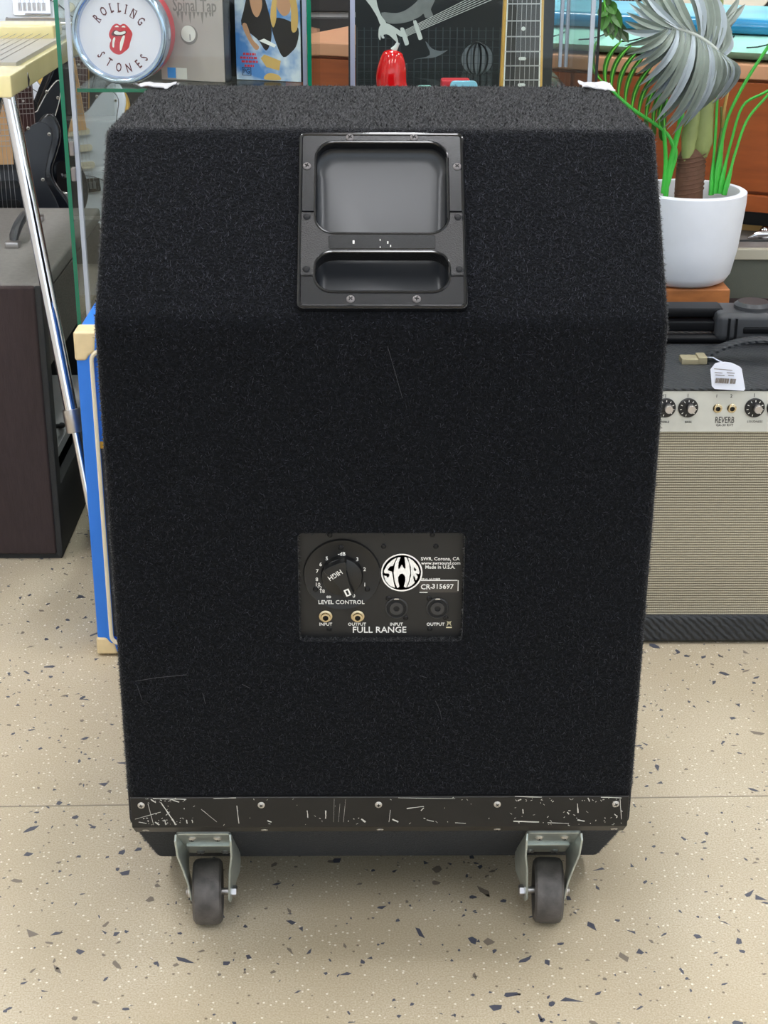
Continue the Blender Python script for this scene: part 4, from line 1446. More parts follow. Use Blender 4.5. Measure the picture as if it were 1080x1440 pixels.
def on_leg(px, py):
    z = at(px, py, y=1.09).z
    return L0 + ld * ((z - L0.z) / ld.z)


Lc0, Lc1 = on_leg(103, 608), on_leg(97, 578)
leg = part('leg', MB().tube([Lc0, L1 + ld * .02], .0125, 24), 'chrome', sg_, label='polished chrome leg tube')
part('leg_collar', MB().tube([Lc0, Lc0.lerp(Lc1, .04), Lc1], [.0155, .0165, .0165], 24), 'brushed', leg)
part('leg_rod', MB().tube([foot, foot + ld * .02, Lc0], [.011, .008, .008], 16), 'chrome', leg)
for top_, bot in (((-.78, 1.25), (-.80, 1.05)), ((-.79, 1.945), (-1.30, 1.95)), ((-.79, 1.975), (-1.12, 1.985))):
    part('leg', MB().tube([(bot[0], bot[1], 0), (top_[0], top_[1], zbk - .03)], .0125, 14), 'chrome', sg_)

# ------------------------------------------------------------------ glass display cases
CY0, CY1 = 1.15, 1.72


def case(name, label, xa, xb, ztop=1.75):
    t = thing(name, label, 'display case', ((xa + xb) / 2, (CY0 + CY1) / 2, 0))
    part('base', MB().span((xa, CY0, 0), (xb, CY1, .22)), 'cover_dark', t, bevel=.004)
    g = .006
    for nm, lo, hi in (('front_pane', (xa + g, CY0, .22), (xb - g, CY0 + g, ztop)), ('side_pane', (xa, CY0, .22), (xa + g, CY1, ztop)), ('side_pane', (xb - g, CY0, .22), (xb, CY1, ztop)), ('top_pane', (xa, CY0, ztop), (xb, CY1, ztop + g))):
        part(nm, MB().span(lo, hi), 'glass', t, smooth=False)
    return t


XA = at(93, 235, y=CY0).x
XB = at(437, 60, y=CY0).x
c1 = case('glass_display_case', 'tall glass display case with green edges holding the round sign', XA, XB)
part('glass_edge', MB().span((XA - .0005, CY0 - .001, .22), (XA + .0065, CY0 + .0005, 1.75)), 'glass_edge', c1, smooth=False)
part('glass_edge', MB().span((XB - .006, CY0 - .001, .22), (XB + .001, CY0 + .0005, 1.75)), 'glass_edge', c1, smooth=False)
part('seal_strip', MB().span((XA + .016, CY0 + .004, .22), (XA + .023, CY0 + .016, 1.75)), 'acrylic_strip', c1)
part('seal_strip', MB().span((XB - .014, CY0 + .004, .22), (XB - .007, CY0 + .016, 1.75)), 'lilac_metal', c1)
hg = at(102, 228, y=CY0 - .004)
for dz in (-.022, .022):
    part('hinge', MB().span((XA + .008, CY0 - .003, hg.z + dz - .012), (XA + .016, CY0 + .010, hg.z + dz + .012)), 'taupe', c1, bevel=.002)
ZSH = at(150, 127, y=CY0 + .02).z + .003
part('shelf', MB().span((XA + .025, CY0 + .02, ZSH - .006), (XB - .015, CY1 - .01, ZSH)), 'glass', c1, smooth=False)
part('shelf_edge', MB().span((XA + .025, CY0 + .0185, ZSH - .006), (XB - .015, CY0 + .0205, ZSH)), 'glass_edge', c1, smooth=False)
XC, XD = at(490, 60, y=CY0).x, at(843, 60, y=CY0).x
c2 = case('glass_display_case', 'glass display case with lilac edge strips holding a chilli ornament and guitar print', XC, XD)
part('edge_strip', MB().span((XC, CY0 - .002, .22), (XC + .003, CY0 + .004, 1.75)), 'cord_black', c2)
part('edge_strip', MB().span((XC + .003, CY0 - .002, .22), (XC + .011, CY0 + .006, 1.75)), 'lilac_metal', c2)
part('edge_strip', MB().span((XD - .004, CY0 - .002, .22), (XD, CY0 + .004, 1.75)), 'cord_black', c2)
part('edge_strip', MB().span((XD - .016, CY0 + .004, .22), (XD - .009, CY0 + .012, 1.75)), 'acrylic_strip', c2)
x = at(786, 60, y=CY1 - .12).x
for dx in (0, .012):
    part('inner_post', MB().span((x + dx, CY1 - .13, .9), (x + dx + .006, CY1 - .12, 1.75)), 'lilac_metal', c2)
Z2 = .885
part('shelf', MB().span((XC + .012, CY0 + .02, Z2 - .008), (XD - .018, CY1 - .034, Z2)), 'glass', c2, smooth=False)

# --- round sign
sy_ = CY0 + .075
SC_ = at(168, 47, y=sy_)
sr = .0865
cz_ = SC_.z - ZSH
SM = Matrix.Translation(SC_) @ Matrix.Rotation(R(-9), 4, 'Z') @ frame((0, 0, 0), (1, 0, 0), (0, 0, 1))
sign = thing('round_sign', 'round white sign with chrome rim, red tongue and lips emblem, on a glass shelf', 'sign', (SC_.x, SC_.y, ZSH))


def cutc(r, ch, n=64):
    a = math.asin(ch / r)
    return [(r * math.cos(t), r * math.sin(t)) for t in [(-a) + (PI + 2 * a) * k / (n - 1) for k in range(n)]]


ro = cutc(sr, cz_)
part('housing', MB().prism(cutc(sr * .985, cz_ * .985), -.05, -.022, SM), 'sign_red', sign)
part('rim', MB().loft([[(x * f, y * f, h) for x, y in cutc(sr, cz_)] for f, h in ((.985, -.024), (1.0, -.018), (1.0, -.006), (.985, .002), (.945, .007), (.90, .006), (.86, .001), (.835, -.005))], SM, cap0=True), 'sign_rim', sign, angle=70)
part('face', MB().prism(cutc(sr * .86, cz_ * .86), -.012, -.003, SM), 'sign_white', sign)


def sgp(x, y):
    return ((x - 668) / 4 * .00118, (192 - y) / 4 * .00118)


rl = MB()
for s, x, y in (('R', 535, 112), ('O', 577, 73), ('L', 625, 52), ('L', 672, 50), ('I', 712, 58), ('N', 755, 82), ('G', 797, 124)):
    p = sgp(x, y)
    a = math.atan2(240 - y, x - 668) - PI / 2
    text_mb(s, .0215, SM @ Matrix.Translation((p[0], p[1], -.0028)) @ Matrix.Rotation(a, 4, 'Z'), rl, sx=.62, bold=.0003)
    if s != 'O' and s != 'G':
        for v in (-.0072, .0072):
            rl.box((-.001 if s in 'RL' else 0, v, 0), (.0046 if s != 'N' else .0075, .0009, .0004), SM @ Matrix.Translation((p[0], p[1], -.0028)) @ Matrix.Rotation(a, 4, 'Z'))
part('lettering', rl, 'maroon_ink', sign, smooth=False)
rl = MB()
for s, x, y in (('S', 543, 316), ('T', 589, 360), ('O', 648, 388), ('N', 710, 390), ('E', 771, 366), ('S', 808, 328)):
    p = sgp(x, y)
    a = math.atan2(240 - y, x - 668) + PI / 2
    text_mb(s, .0215, SM @ Matrix.Translation((p[0], p[1], -.0028)) @ Matrix.Rotation(a, 4, 'Z'), rl, sx=.62, bold=.0003)
part('lettering', rl, 'maroon_ink', sign, smooth=False)
tq = MB()


def tpoly(pts, h, mi, sm=True):
    pts = [sgp(*p) for p in pts]
    tq.prism(smooth_poly(pts, 3) if sm else pts, -.003, h, SM, mi)


tpoly([(603, 190), (625, 152), (650, 138), (672, 146), (695, 138), (720, 155), (743, 190), (736, 218), (725, 248), (715, 275), (690, 295), (660, 313), (625, 305), (602, 280), (603, 250), (612, 232), (602, 212)], -.0027, 0)
tpoly([(616, 197), (638, 174), (668, 182), (700, 176), (708, 188), (690, 204), (660, 208), (630, 208)], -.0025, 1)
tpoly([(632, 190), (646, 177), (668, 186), (698, 179), (702, 189), (688, 197), (668, 200), (642, 199)], -.0023, 2)
tpoly([(618, 268), (621, 232), (632, 215), (638, 222), (630, 250), (627, 272)], -.0023, 2)
tpoly([(662, 288), (667, 242), (685, 207), (697, 208), (686, 246), (672, 284)], -.0023, 2)
tpoly([(638, 157), (652, 148), (664, 156), (652, 158)], -.0023, 2)
tpoly([(680, 157), (694, 148), (704, 158), (692, 158)], -.0023, 2)
part('emblem', tq, ('sign_red', 'maroon_ink', 'print_white'), sign, smooth=False, label='red lips and tongue emblem')


# --- film cases on the shelf
def vhs(name, label, pl, pr_, ytop_dir, yaw, front_mat):
    a = at(pl[0], pl[1], z=ZSH)
    b = at(pr_[0], pr_[1], z=ZSH)
    d = (b - a)
    d.z = 0
    wv = d.length
    M = frame(a, d.normalized(), (0, 0, 1))        # x along the cover, y up, z to the viewer
    t = thing(name, label, 'film case', (a + b) / 2)
    return t, M, wv


v1, M1, w1 = vhs('film_case', 'beige film case with silver dial picture standing beside the round sign', (228, 112), (318, 116.5), 0, 0, None)
part('box', MB().span((0, 0, -.026), (w1, .19, 0), M1), 'cover_dark', v1, bevel=.0015)
fr1 = part('cover', MB().span((0, .001, 0), (w1 - .002, .188, .0009), M1), 'cover_beige', v1, smooth=False)
kx, ky = .45 * w1, .081
part('dial_picture', MB().lathe([(.0165, 0), (.0165, .0005)], 36, M1 @ Matrix.Translation((kx + .001, ky - .002, .0009))).lathe([(.014, 0), (.014, .0006)], 36, M1 @ Matrix.Translation((kx, ky, .0011)), 1).box((kx + .003, ky - .006, .0018), (.0012, .010, .0003), M1 @ Matrix.Identity(4), 2), ('ink_grey', 'sticker_white', 'ink'), fr1, smooth=False)
tt = MB()
text_mb('Spinal Tap', .030, M1 @ Matrix.Translation((w1 * .56, .128, .0011)), tt, sx=.68, bold=.0004)
for i in range(9):
    x = w1 * (.30 + .062 * i)
    hgt = random.choice((.008, .012, .020, .010))
    tt.prism([(x - .003, .118), (x, .118 - hgt), (x + .003, .118)], .0009, .0012, M1)
part('lettering', tt, 'ink_grey', fr1, smooth=False)
part('sticker', MB().span((.012, .004, .0009), (.028, .022, .0012), M1), 'sticker_blue', fr1, smooth=False)
part('sticker', MB().span((.029, .003, .0009), (.050, .022, .0012), M1), 'sticker_white', fr1, smooth=False)
tt = MB()
text_mb('MATURE', .0038, M1 @ Matrix.Translation((.039, .014, .0013)), tt)
part('lettering', tt, 'ink_grey', fr1, smooth=False) if False else None
v3, M3, w3 = vhs('film_case', 'black film case with grey disc behind the two picture covers', (300, 111), (340, 112), 0, 0, None)
M3 = Matrix.Translation((0, .035, 0)) @ M3
part('box', MB().span((-.03, 0, -.022), (w3 + .03, .19, 0), M3), 'cover_dark', v3, bevel=.0015)
part('disc_picture', MB().lathe([(.05, 0), (.05, .0006)], 40, M3 @ Matrix.Translation((-.018, .088, .0))), 'poster_mid', v3, smooth=False)
v2, M2, w2 = vhs('film_case', 'sky blue film case with two dark figures and PG mark on the shelf', (333, 112), (424, 116), 0, 0, None)
part('box', MB().span((0, 0, -.026), (w2, .19, 0), M2), 'cover_dark', v2, bevel=.0015)
fr2 = part('cover', MB().span((.0005, .001, 0), (w2 - .0005, .188, .0009), M2), 'sky_print', v2, smooth=False)


def cv(pts, h, mm, M=M2, wv=None, hgt=.128):
    # points in crop units: x 520..900 over the cover width, y 0..460 from the picture top to the shelf
    s = w2 / 380
    return MB().prism([((x - 522) * s, (458 - y) * s * 1.02) for x, y in pts], .0009, h, M2)


pic = MB()


def pa(pts, h, mi, sm=True):
    s = w2 / 380
    q = [((x - 522) * s, (458 - y) * s * 1.02) for x, y in pts]
    pic.prism(smooth_poly(q, 3) if sm else q, .0005, h, M2, mi)


pa([(560, 170), (575, 100), (600, 20), (640, -40), (690, 10), (720, 100), (735, 170), (730, 250), (700, 300), (660, 250), (620, 220)], .0011, 0)
pa([(735, 170), (760, 130), (830, 140), (890, 180), (880, 260), (850, 300), (800, 330), (760, 260)], .00115, 0)
pa([(612, 20), (650, 5), (680, 30), (682, 80), (655, 130), (625, 100)], .0013, 1)
pa([(765, 30), (800, -10), (840, 20), (845, 90), (810, 120), (775, 90)], .0013, 1)
pa([(730, 120), (750, 20), (790, -40), (850, -30), (880, 40), (890, 120), (880, 190), (850, 190), (848, 60), (810, 0), (770, 40), (765, 130), (745, 180)], .0014, 2)
pa([(565, 175), (590, 165), (620, 240), (660, 280), (640, 298), (600, 250)], .0013, 1)
pa([(668, 340), (690, 320), (785, 350), (775, 400), (700, 385)], .0013, 2, False)
pa([(660, 250), (690, 238), (760, 268), (750, 282)], .0015, 3, False)
pa([(690, 430), (720, 415), (770, 425), (780, 450), (690, 450)], .0013, 2)
part('figures_print', pic, ('ink', 'skin_tan', 'straw', 'print_white'), fr2, smooth=False)
rt = MB()
s_ = w2 / 380
for x0, x1, y in ((565, 640, 312), (548, 650, 332), (555, 650, 352), (572, 628, 374)):
    xx = x0
    while xx < x1:
        wd_ = random.uniform(8, 20)
        rt.span(((xx - 522) * s_, (458 - y - 12) * s_, .0009), ((min(xx + wd_, x1) - 522) * s_, (458 - y) * s_, .0012), M2)
        xx += wd_ + 4
part('red_print', rt, 'sign_red', fr2, kind='stuff', smooth=False)
pgm = MB()
for lo, hi in (((557, 388), (610, 391)), ((557, 430), (610, 433)), ((557, 388), (560, 433)), ((607, 388), (610, 433))):
    pgm.span(((lo[0] - 522) * s_, (458 - hi[1]) * s_, .0009), ((hi[0] - 522) * s_, (458 - lo[1]) * s_, .0013), M2)
text_mb('PG', .0125, M2 @ Matrix.Translation(((583 - 522) * s_, (458 - 411) * s_, .0011)), pgm, sx=.85)
part('rating_mark', pgm, 'ink', fr2, smooth=False)

# --- guitar print at the back of the second case
yb = CY1 - .03
pb0, pb1 = at(500, 60, y=yb).x, at(778, 60, y=yb).x
post = thing('guitar_print', 'black and white print of a hand playing an electric guitar inside the glass case', 'print', ((pb0 + pb1) / 2, yb, .22))
part('board', MB().span((pb0, yb, .22), (pb1, yb + .012, 1.5)), 'poster_black', post)
PPM = frame((0, yb, 0), (1, 0, 0), (0, 0, 1))


def pq(x, y):
    q_ = at(480 + x / 6.75, y / 6.75, y=yb)
    return (q_.x, q_.z)


def print_part(name, pts, m, h, sm=True):
    q_ = [pq(*p) for p in pts]
    part(name, MB().prism(smooth_poly(q_, 3) if sm else q_, 0, h, PPM), m, post, smooth=False)


gl = MB()  # thin grey grid lines over the lower part of the board
for k in range(24):
    x = 150 + 68 * k
    a, b = pq(x, 260), pq(x, 900)
    gl.span((a[0] - .001, yb - .0008, b[1]), (a[0] + .001, yb, a[1]))
for k in range(8):
    y = 290 + 78 * k
    a, b = pq(150, y), pq(1900, y)
    gl.span((a[0], yb - .0008, b[1] - .001), (min(b[0], pb1), yb, a[1] + .001) if a[1] + .001 > b[1] - .001 else (b[0], yb, b[1] + .002))
part('grid_lines', gl, 'poster_grid', post, kind='stuff', smooth=False)
print_part('guitar_body_print', [(380, 120), (520, 125), (620, 90), (720, 10), (760, -60), (900, -60), (880, 20), (850, 90), (870, 150), (800, 170), (780, 130), (740, 160), (640, 205), (520, 225), (430, 210)], 'poster_grey', .0012)
print_part('guitar_horn_print', [(590, 640), (640, 590), (720, 560), (850, 550), (920, 530), (1010, 475), (940, 485), (860, 460), (810, 400), (790, 400), (800, 470), (830, 520), (740, 545), (640, 570)], 'poster_mid', .0012)
print_part('guard_print', [(600, 300), (700, 260), (780, 230), (800, 400), (840, 520), (700, 560), (600, 600), (560, 450)], 'poster_black', .0014)
for k in range(6):
    a0, a1 = pq(610, 285 + k * 12), pq(1560, -190 + k * 26)
    part('string_print', MB().tube([(a0[0], yb - .0016, a0[1]), (a1[0], yb - .0016, a1[1])], .0008, 4), 'poster_light', post)
print_part('pickup_print', [(682, 210), (700, 195), (715, 205), (768, 350), (760, 372), (742, 378), (728, 360)], 'poster_light', .0020)
print_part('pickup_print', [(560, 280), (580, 262), (600, 280), (640, 400), (630, 425), (610, 430), (598, 410)], 'poster_light', .0018)
print_part('arm_print', [(225, -20), (320, -20), (345, 60), (380, 150), (425, 215), (375, 240), (340, 160), (280, 60)], 'poster_light', .0016)
print_part('hand_print', [(375, 235), (430, 220), (500, 255), (570, 300), (625, 335), (620, 352), (560, 345), (520, 320), (540, 390), (520, 395), (450, 330), (400, 330), (410, 360), (385, 360), (375, 330), (370, 380), (352, 350), (355, 280)], 'poster_light', .0022)
# emblem print
ec = at(671, 83, y=yb)
er = .034
emb = MB()
emb.lathe([(er * .95, 0), (er * .95, .001), (er, .001), (er, 0)], 48, facing((ec.x, yb, ec.z)))
emb.lathe([(er * .94, 0), (er * .94, .0006)], 48, facing((ec.x, yb, ec.z)), 1)
for kx_ in (-.62, -.22, .22, .62):
    pts = [facing((ec.x, yb - .0008, ec.z)) @ Vector((kx_ * er * math.cos(t), er * .95 * math.sin(t), 0)) for t in [R(-90 + 15 * k) for k in range(13)]]
    emb.tube(pts, .0022, 5)
fq = at(641, 56, y=yb), at(700, 113, y=yb)
emb.span((fq[0].x, yb - .001, fq[0].z - .0012), (fq[1].x, yb, fq[0].z)).span((fq[1].x, yb - .001, fq[1].z), (fq[1].x + .0012, yb, fq[0].z)).span((fq[0].x, yb - .001, fq[1].z), (fq[0].x + .0012, yb, fq[0].z))
part('globe_print', emb, ('poster_black', 'poster_mid'), post, smooth=False, label='round striped emblem in a thin square')

# --- red chilli ornament, picks and tin
ry = CY0 + .09
chp = smooth_poly([tuple(at(x, y, y=ry)) for x, y in ((553, 70), (552, 80), (551, 95), (550, 110), (552, 125), (558, 138))], 4, False)
ns = len(chp)
z_off = Z2 - min(p[2] for p in chp)
rad = [.013 + .014 * math.sin(PI / 2 * min(1, i / (ns * .55))) for i in range(ns)]
rad[0], rad[1] = .006, .012
chi = thing('chilli_ornament', 'glossy red chilli shaped ornament in front of the guitar print', 'ornament', (chp[-1][0], ry, Z2))
zmin = Z2
P_ = [Vector(p) for p in chp]
bot_ = P_[-1].z - rad[-1]
pod = MB().tube([Vector((p.x, p.y, max(p.z, Z2 + .004))) for p in P_] + [Vector((P_[-1].x + .004, ry, Z2))], rad + [.02], 20)
for v_ in pod.v:
    v_.z = max(v_.z, Z2 - .0002)
part('pod', pod, 'red_gloss', chi)
part('stalk', MB().tube([at(553, 71, y=ry), at(557, 66, y=ry), at(560, 60, y=ry)], [.006, .004, .003], 8), 'poster_light', chi)
tn = at(640, 111, y=CY0 + .16)
solo('red_tin', MB().span((at(620, 115, y=CY0 + .16).x, CY0 + .14, Z2), (at(661, 115, y=CY0 + .16).x, CY0 + .18, tn.z)), 'sign_red', 'small flat red tin behind the pale blue pick', 'tin', bevel=.004)
bq = at(652, 113, y=CY0 + .08)
solo('plectrum', MB().prism(smooth_poly([(-.025, 0), (-.018, .016), (-.010, .021), (.012, .021), (.020, .014), (.025, 0)], 3), 0, .006, frame((bq.x, CY0 + .08, Z2), (1, 0, 0), (0, 0, 1))) if False else MB().prism(rrect(-.024, .024, 0, bq.z - Z2, .008, 4), 0, .01, frame((bq.x, CY0 + .08, Z2), (1, 0, 0), (0, 0, 1))), 'pale_blue', 'pale blue rounded pick standing in front of a red tin', 'pick', bevel=.002)
mq = at(597, 119.5, y=CY0 + .08)
solo('plectrum', MB().prism(rrect(-.013, .013, 0, mq.z - Z2, .005, 4), 0, .008, frame((mq.x, CY0 + .08, Z2), (1, 0, 0), (0, 0, 1))), 'mint', 'small mint green pick beside the red chilli', 'pick', bevel=.002)

# --- guitar neck standing in the second case
ny_ = CY0 + .05
n0, n1 = at(733, 122, y=ny_), at(737, 0, y=ny_)
n0 = n0 + (n0 - n1).normalized() * ((n0.z - Z2) / (n1.z - n0.z) * (n1 - n0).length)
NM = frame(n0, Vector((0, -1, 0)).cross((n1 - n0).normalized()) * -1, (n1 - n0).normalized())
neck = thing('guitar_neck', 'upright maple guitar neck with dark bound fretboard in the glass case', 'guitar neck', n0)
nw0, nw1 = .0375, .034
part('maple_back', MB().prism([(-nw0, 0), (nw0, 0), (nw1 * .8, .62), (-nw1 * .8, .62)], -.020, 0, NM), 'maple', neck, bevel=.004)
fbp = part('fretboard', MB().prism([(-nw0 + .006, 0), (nw0 - .006, 0), (nw1 * .8 - .005, .60), (-nw1 * .8 + .005, .60)], -.001, .004, NM), 'ebony', neck)
part('binding', MB().prism([(-nw0 + .0055, 0), (-nw0 + .0075, 0), (-nw1 * .8 + .0065, .6), (-nw1 * .8 + .0045, .6)], 0, .0052, NM), 'pearl', fbp)
part('binding', MB().prism([(nw0 - .0075, 0), (nw0 - .0055, 0), (nw1 * .8 - .0045, .6), (nw1 * .8 - .0065, .6)], 0, .0052, NM), 'pearl', fbp)


def nv(py):
    q_ = at(735, py, y=ny_)
    return (q_.z - n0.z) / NM.col[1].z


fy = [nv(v) for v in (112, 92, 72, 51, 29, 5)]
while fy[-1] < .58:
    fy.append(fy[-1] + (fy[-1] - fy[-2]) * 1.06)
for v in fy:
    hw_ = nw0 - .0055 - (v / .6) * (nw0 - nw1 * .8)
    part('fret', MB().box((0, v, .0046), (2 * hw_, .0020, .0022), NM), 'brushed', fbp)
for pyy, kind in ((40, 0), (82, 1), (119, 1)):
    v = nv(pyy)
    if kind:
        part('inlay', MB().prism(rrect(-.0065, .0065, v - .0028, v + .0028, .0027, 4), .003, .0045, NM), 'pearl', fbp)
    else:
        part('inlay', MB().prism(circ(0, v, .0035, 20), .003, .0045, NM), 'pearl', fbp)
for k in range(6):
    x = -.021 + k * .0084
    part('string', MB().tube([NM @ Vector((x, 0, .0075)), NM @ Vector((x * .85, .6, .0075))], .0005, 4), 'brushed', neck)

# ------------------------------------------------------------------ guitars behind
OUT = [(0, 0), (.08, .004), (.135, .035), (.162, .10), (.152, .16), (.122, .21), (.115, .245), (.13, .285), (.142, .33), (.128, .372), (.102, .368), (.076, .335), (.046, .308), (.03, .302), (-.03, .302), (-.046, .33), (-.07, .375), (-.10, .425), (-.13, .432), (-.147, .39), (-.142, .32), (-.12, .26), (-.12, .22), (-.147, .17), (-.163, .11), (-.14, .045), (-.085, .006)]
GRD = [(.03, .306), (.072, .345), (.102, .356), (.122, .33), (.108, .275), (.098, .225), (.118, .175), (.13, .125), (.105, .085), (.06, .12), (.02, .14), (-.05, .155), (-.065, .2), (-.075, .27), (-.10, .34), (-.10, .38), (-.07, .355), (-.045, .32), (-.03, .306)]


def guitar(label, M, body, guard, board, plate=False, mirror=1, headstock='maple', nlen=.46, edge='print_white', group=None):
    k = Matrix.Diagonal((mirror, 1, 1, 1))
    MM = M @ k
    t = thing('electric_guitar', label, 'guitar', M.translation, group)
    b_ = part('body', MB().prism(smooth_poly(OUT, 4), -.042, 0, MM), body, t, bevel=.006, seg=3)
    e_ = part('pickguard', MB().prism(smooth_poly(GRD, 4), 0, .0028, MM), guard, t, bevel=.0006, seg=1)
    q_ = smooth_poly(GRD, 4)
    part('pickguard_edge', MB().tube([MM @ Vector((x, y, .0022)) for x, y in q_ + q_[:1]], .0014, 5), edge, e_)
    for i in (1, 3, 5, 7, 9, 12, 14, 16):
        x, y = GRD[i]
        stamp('screw', SCREW, e_, MM @ Matrix.Translation((x * .94, y * .995, .003)))
    part('neck', MB().prism([(-.028, .27), (.028, .27), (.021, .30 + nlen), (-.021, .30 + nlen)], -.018, .006, MM), headstock, t, bevel=.003)
    f_ = part('fretboard', MB().prism([(-.028, .262), (.028, .262), (.021, .30 + nlen), (-.021, .30 + nlen)], .006, .012, MM), board, t)
    sc = .648
    nut = .30 + nlen
    for i in range(1, 22):
        y = nut - sc * (1 - 2 ** (-i / 12))
        if y < .265:
            break
        part('fret', MB().box((0, y, .0125), (.052 - .014 * (y - .26) / nlen, .0016, .0016), MM), 'brushed', f_)
    for i in (3, 5, 7, 9, 12, 15, 17, 19):
        y = nut - sc * (1 - 2 ** (-(i - .5) / 12))
        if y > .27:
            part('inlay', MB().prism(circ(0, y, .0032, 12), .0115, .0126, MM), 'pearl' if board != 'maple_pale' else 'ink', f_)
    hs = smooth_poly([(-.021, nut), (.021, nut), (.030, nut + .02), (.034, nut + .08), (.040, nut + .15), (.02, nut + .175), (-.005, nut + .16), (-.022, nut + .1), (-.026, nut + .03)], 3)
    h_ = part('headstock', MB().prism(hs, -.012, .002, MM), headstock, t, bevel=.002)
    for i in range(6):
        part('tuner', MB().lathe([(.004, 0), (.004, .008), (0, .009)], 10, MM @ Matrix.Translation((-.016 + .002 * i, nut + .025 + i * .023, .002))), 'chrome', h_)
    for y in (.17, .215, .258):
        if plate and y == .215:
            continue
        part('pickup', MB().prism(rrect(-.036, .036, y - .009, y + .009, .008, 4), .002, .010, MM @ Matrix.Translation((0, 0, 0))), 'guitar_cream' if guard != 'guard_black' else 'knob_black', t)
    part('bridge', MB().prism(rrect(-.042, .042, .098, .135, .004, 3), 0, .008, MM), 'chrome', t, bevel=.001)
    for i in range(6):
        part('saddle', MB().box((-.026 + i * .0105, .116, .010), (.007, .018, .006), MM), 'brushed', t)
    for i in range(6):
        x = -.026 + i * .0105
        part('string', MB().tube([MM @ Vector((x, .11, .016)), MM @ Vector((x * .65, nut, .0155))], .0006, 4), 'brushed', t)
    if plate:
        p_ = part('control_plate', MB().prism(rrect(.075, .108, .02, .185, .016, 6), .0028, .006, MM @ k), 'chrome', t)
        for y in (.06, .10):
            part('knob', MB().lathe([(.010, 0), (.010, .014), (.008, .016), (0, .016)], 18, MM @ k @ Matrix.Translation((.092, y, .006))), 'brushed', p_)
        part('switch', MB().tube([MM @ k @ Vector((.092, .145, .006)), MM @ k @ Vector((.094, .15, .018))], [.003, .005], 8), 'knob_black', p_)
    else:
        for x, y in ((.085, .115), (.10, .085), (.07, .145)):
            part('knob', MB().lathe([(.011, 0), (.010, .010), (0, .011)], 18, MM @ Matrix.Translation((x, y, .002))), 'guitar_cream', t)
    return t


def gframe(px, py, y, lx, ly, yaw=0, lean=0, roll=0):
    """frame so that local point (lx,ly) of the guitar shows at the pixel on plane y"""
    Rm = Matrix.Rotation(yaw, 4, 'Z') @ Matrix.Rotation(lean, 4, 'X') @ frame((0, 0, 0), (1, 0, 0), (0, 0, 1)) @ Matrix.Rotation(roll, 4, 'Z')
    p = at(px, py, y=y)
    return Matrix.Translation(p - (Rm @ Vector((lx, ly, 0)))) @ Rm


def floor_stand(label, M, back=.10):
    """black pole stand with a cradle under the guitar body"""
    p = M @ Vector((0, 0, -.02))
    bx, by = p.x, p.y + back
    t = thing('guitar_stand', label, 'guitar stand', (bx, by, 0))
    part('pole', MB().tube([(bx, by, 0), (bx, by, p.z - .018)], .009, 10), 'cord_black', t)
    part('cradle', MB().tube([(bx, by, p.z - .022), (bx, p.y - .05, p.z - .022), (bx, p.y - .055, p.z + .012)], .007, 8).tube([(bx - .07, p.y, p.z - .018), (bx + .07, p.y, p.z - .018)], .007, 8), 'cord_black', t)
    for a in (90, 210, 330):
        part('foot', MB().tube([(bx, by, .03), (bx + .16 * math.cos(R(a)), by + .16 * math.sin(R(a)), .008)], .008, 8), 'cord_black', t)


def wall_hook(label, M, nut=.76):
    p = M @ Vector((0, nut - .004, -.004))
    t = thing('guitar_hook', label, 'hook', (p.x, Y1 - .02, p.z))
    part('arm', MB().tube([(p.x, Y1 - .026, p.z - .004), (p.x, p.y + .02, p.z - .004)], .006, 8), 'cord_black', t)
    part('yoke', MB().tube([(p.x - .028, p.y - .03, p.z), (p.x - .028, p.y + .02, p.z), (p.x + .028, p.y + .02, p.z), (p.x + .028, p.y - .03, p.z)], .006, 8), 'cord_black', t)


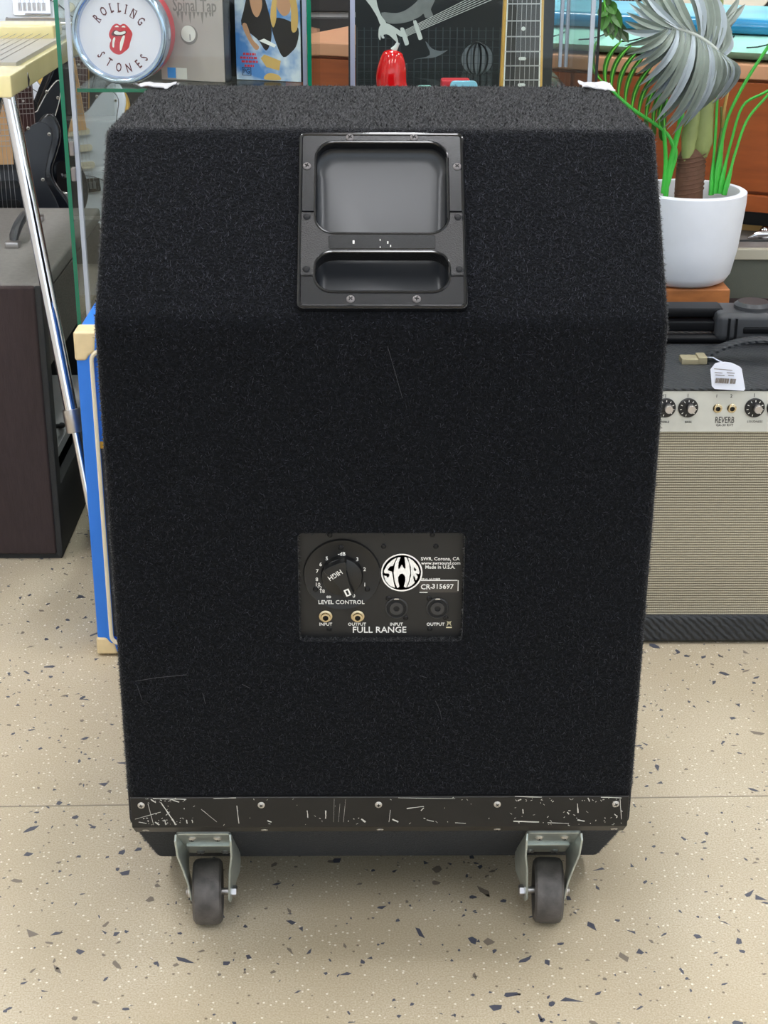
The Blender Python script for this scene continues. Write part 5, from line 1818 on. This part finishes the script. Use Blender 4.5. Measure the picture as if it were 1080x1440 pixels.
G = [gframe(33, 180, 2.30, 0, .27, R(34), R(-4), R(-2)), gframe(2, 226, 2.12, .0, .27, R(10), R(-4), 0), gframe(108, 190, 2.62, 0, .25, R(8), R(-4), R(5)), gframe(126, 165, 2.98, .03, .30, 0, R(-3), R(-4)),
     gframe(46, 20, 2.06, 0, .10, R(2), R(-3), 0), gframe(884, 8, 3.0, 0, .45, 0, R(-3), 0), gframe(1050, 14, 3.08, .08, .02, 0, R(-3), 0)]
guitar('black electric guitar with chrome control plate and white edged black pickguard', G[0], 'guitar_black', 'guard_black', 'rosewood', plate=True, mirror=-1)
guitar('black electric guitar with pale maple fretboard beside the chrome leg', G[1], 'guitar_black', 'guard_black', 'maple_pale', headstock='maple_pale', edge='guard_black')
guitar('white electric guitar with maple neck seen through the glass case edge', G[2], 'guitar_white', 'guitar_white', 'maple_pale', headstock='maple_pale', edge='poster_mid')
guitar('gold electric guitar with white pickguard behind the round sign', G[3], 'guitar_gold', 'guitar_white', 'rosewood')
guitar('pale lilac electric guitar with cream knobs hanging above the steel guitar', G[4], 'guitar_white', 'guitar_white', 'maple_pale', edge='guard_black')
guitar('electric guitar with maroon fretboard hanging behind the palm', G[5], 'maroon_paint', 'guitar_cream', 'rosewood')
guitar('cream electric guitar hanging on the slat wall beside the palm', G[6], 'guitar_cream', 'guitar_cream', 'rosewood', edge='guard_black')
floor_stand('black pole stand under the black guitar with a chrome control plate', G[0], .08)
floor_stand('black pole stand under the black guitar with a maple fretboard', G[1], .08)
floor_stand('black pole stand under the white guitar seen through glass', G[2], .10)
hp_ = G[4] @ Vector((0, .93, -.006))
solo('hanging_wire', MB().tube([(hp_.x, hp_.y, hp_.z - .004), (hp_.x, hp_.y, ZC)], .002, 6).tube([(hp_.x, hp_.y, ZC - .012), (hp_.x, hp_.y, ZC)], .016, 12), 'cord_black', 'thin black ceiling wire holding up the pale lilac guitar', 'wire')
wall_hook('black wall hook holding the gold guitar', G[3])
wall_hook('black wall hook holding the guitar with a maroon fretboard', G[5])
wall_hook('black wall hook holding the cream guitar', G[6])
solo('maroon_case', MB().span((-1.09, 3.09, 0), (-.78, 3.2, at(80, 226, y=3.09).z)), 'maroon_paint', 'maroon upright case behind the black guitars', 'case', bevel=.006)
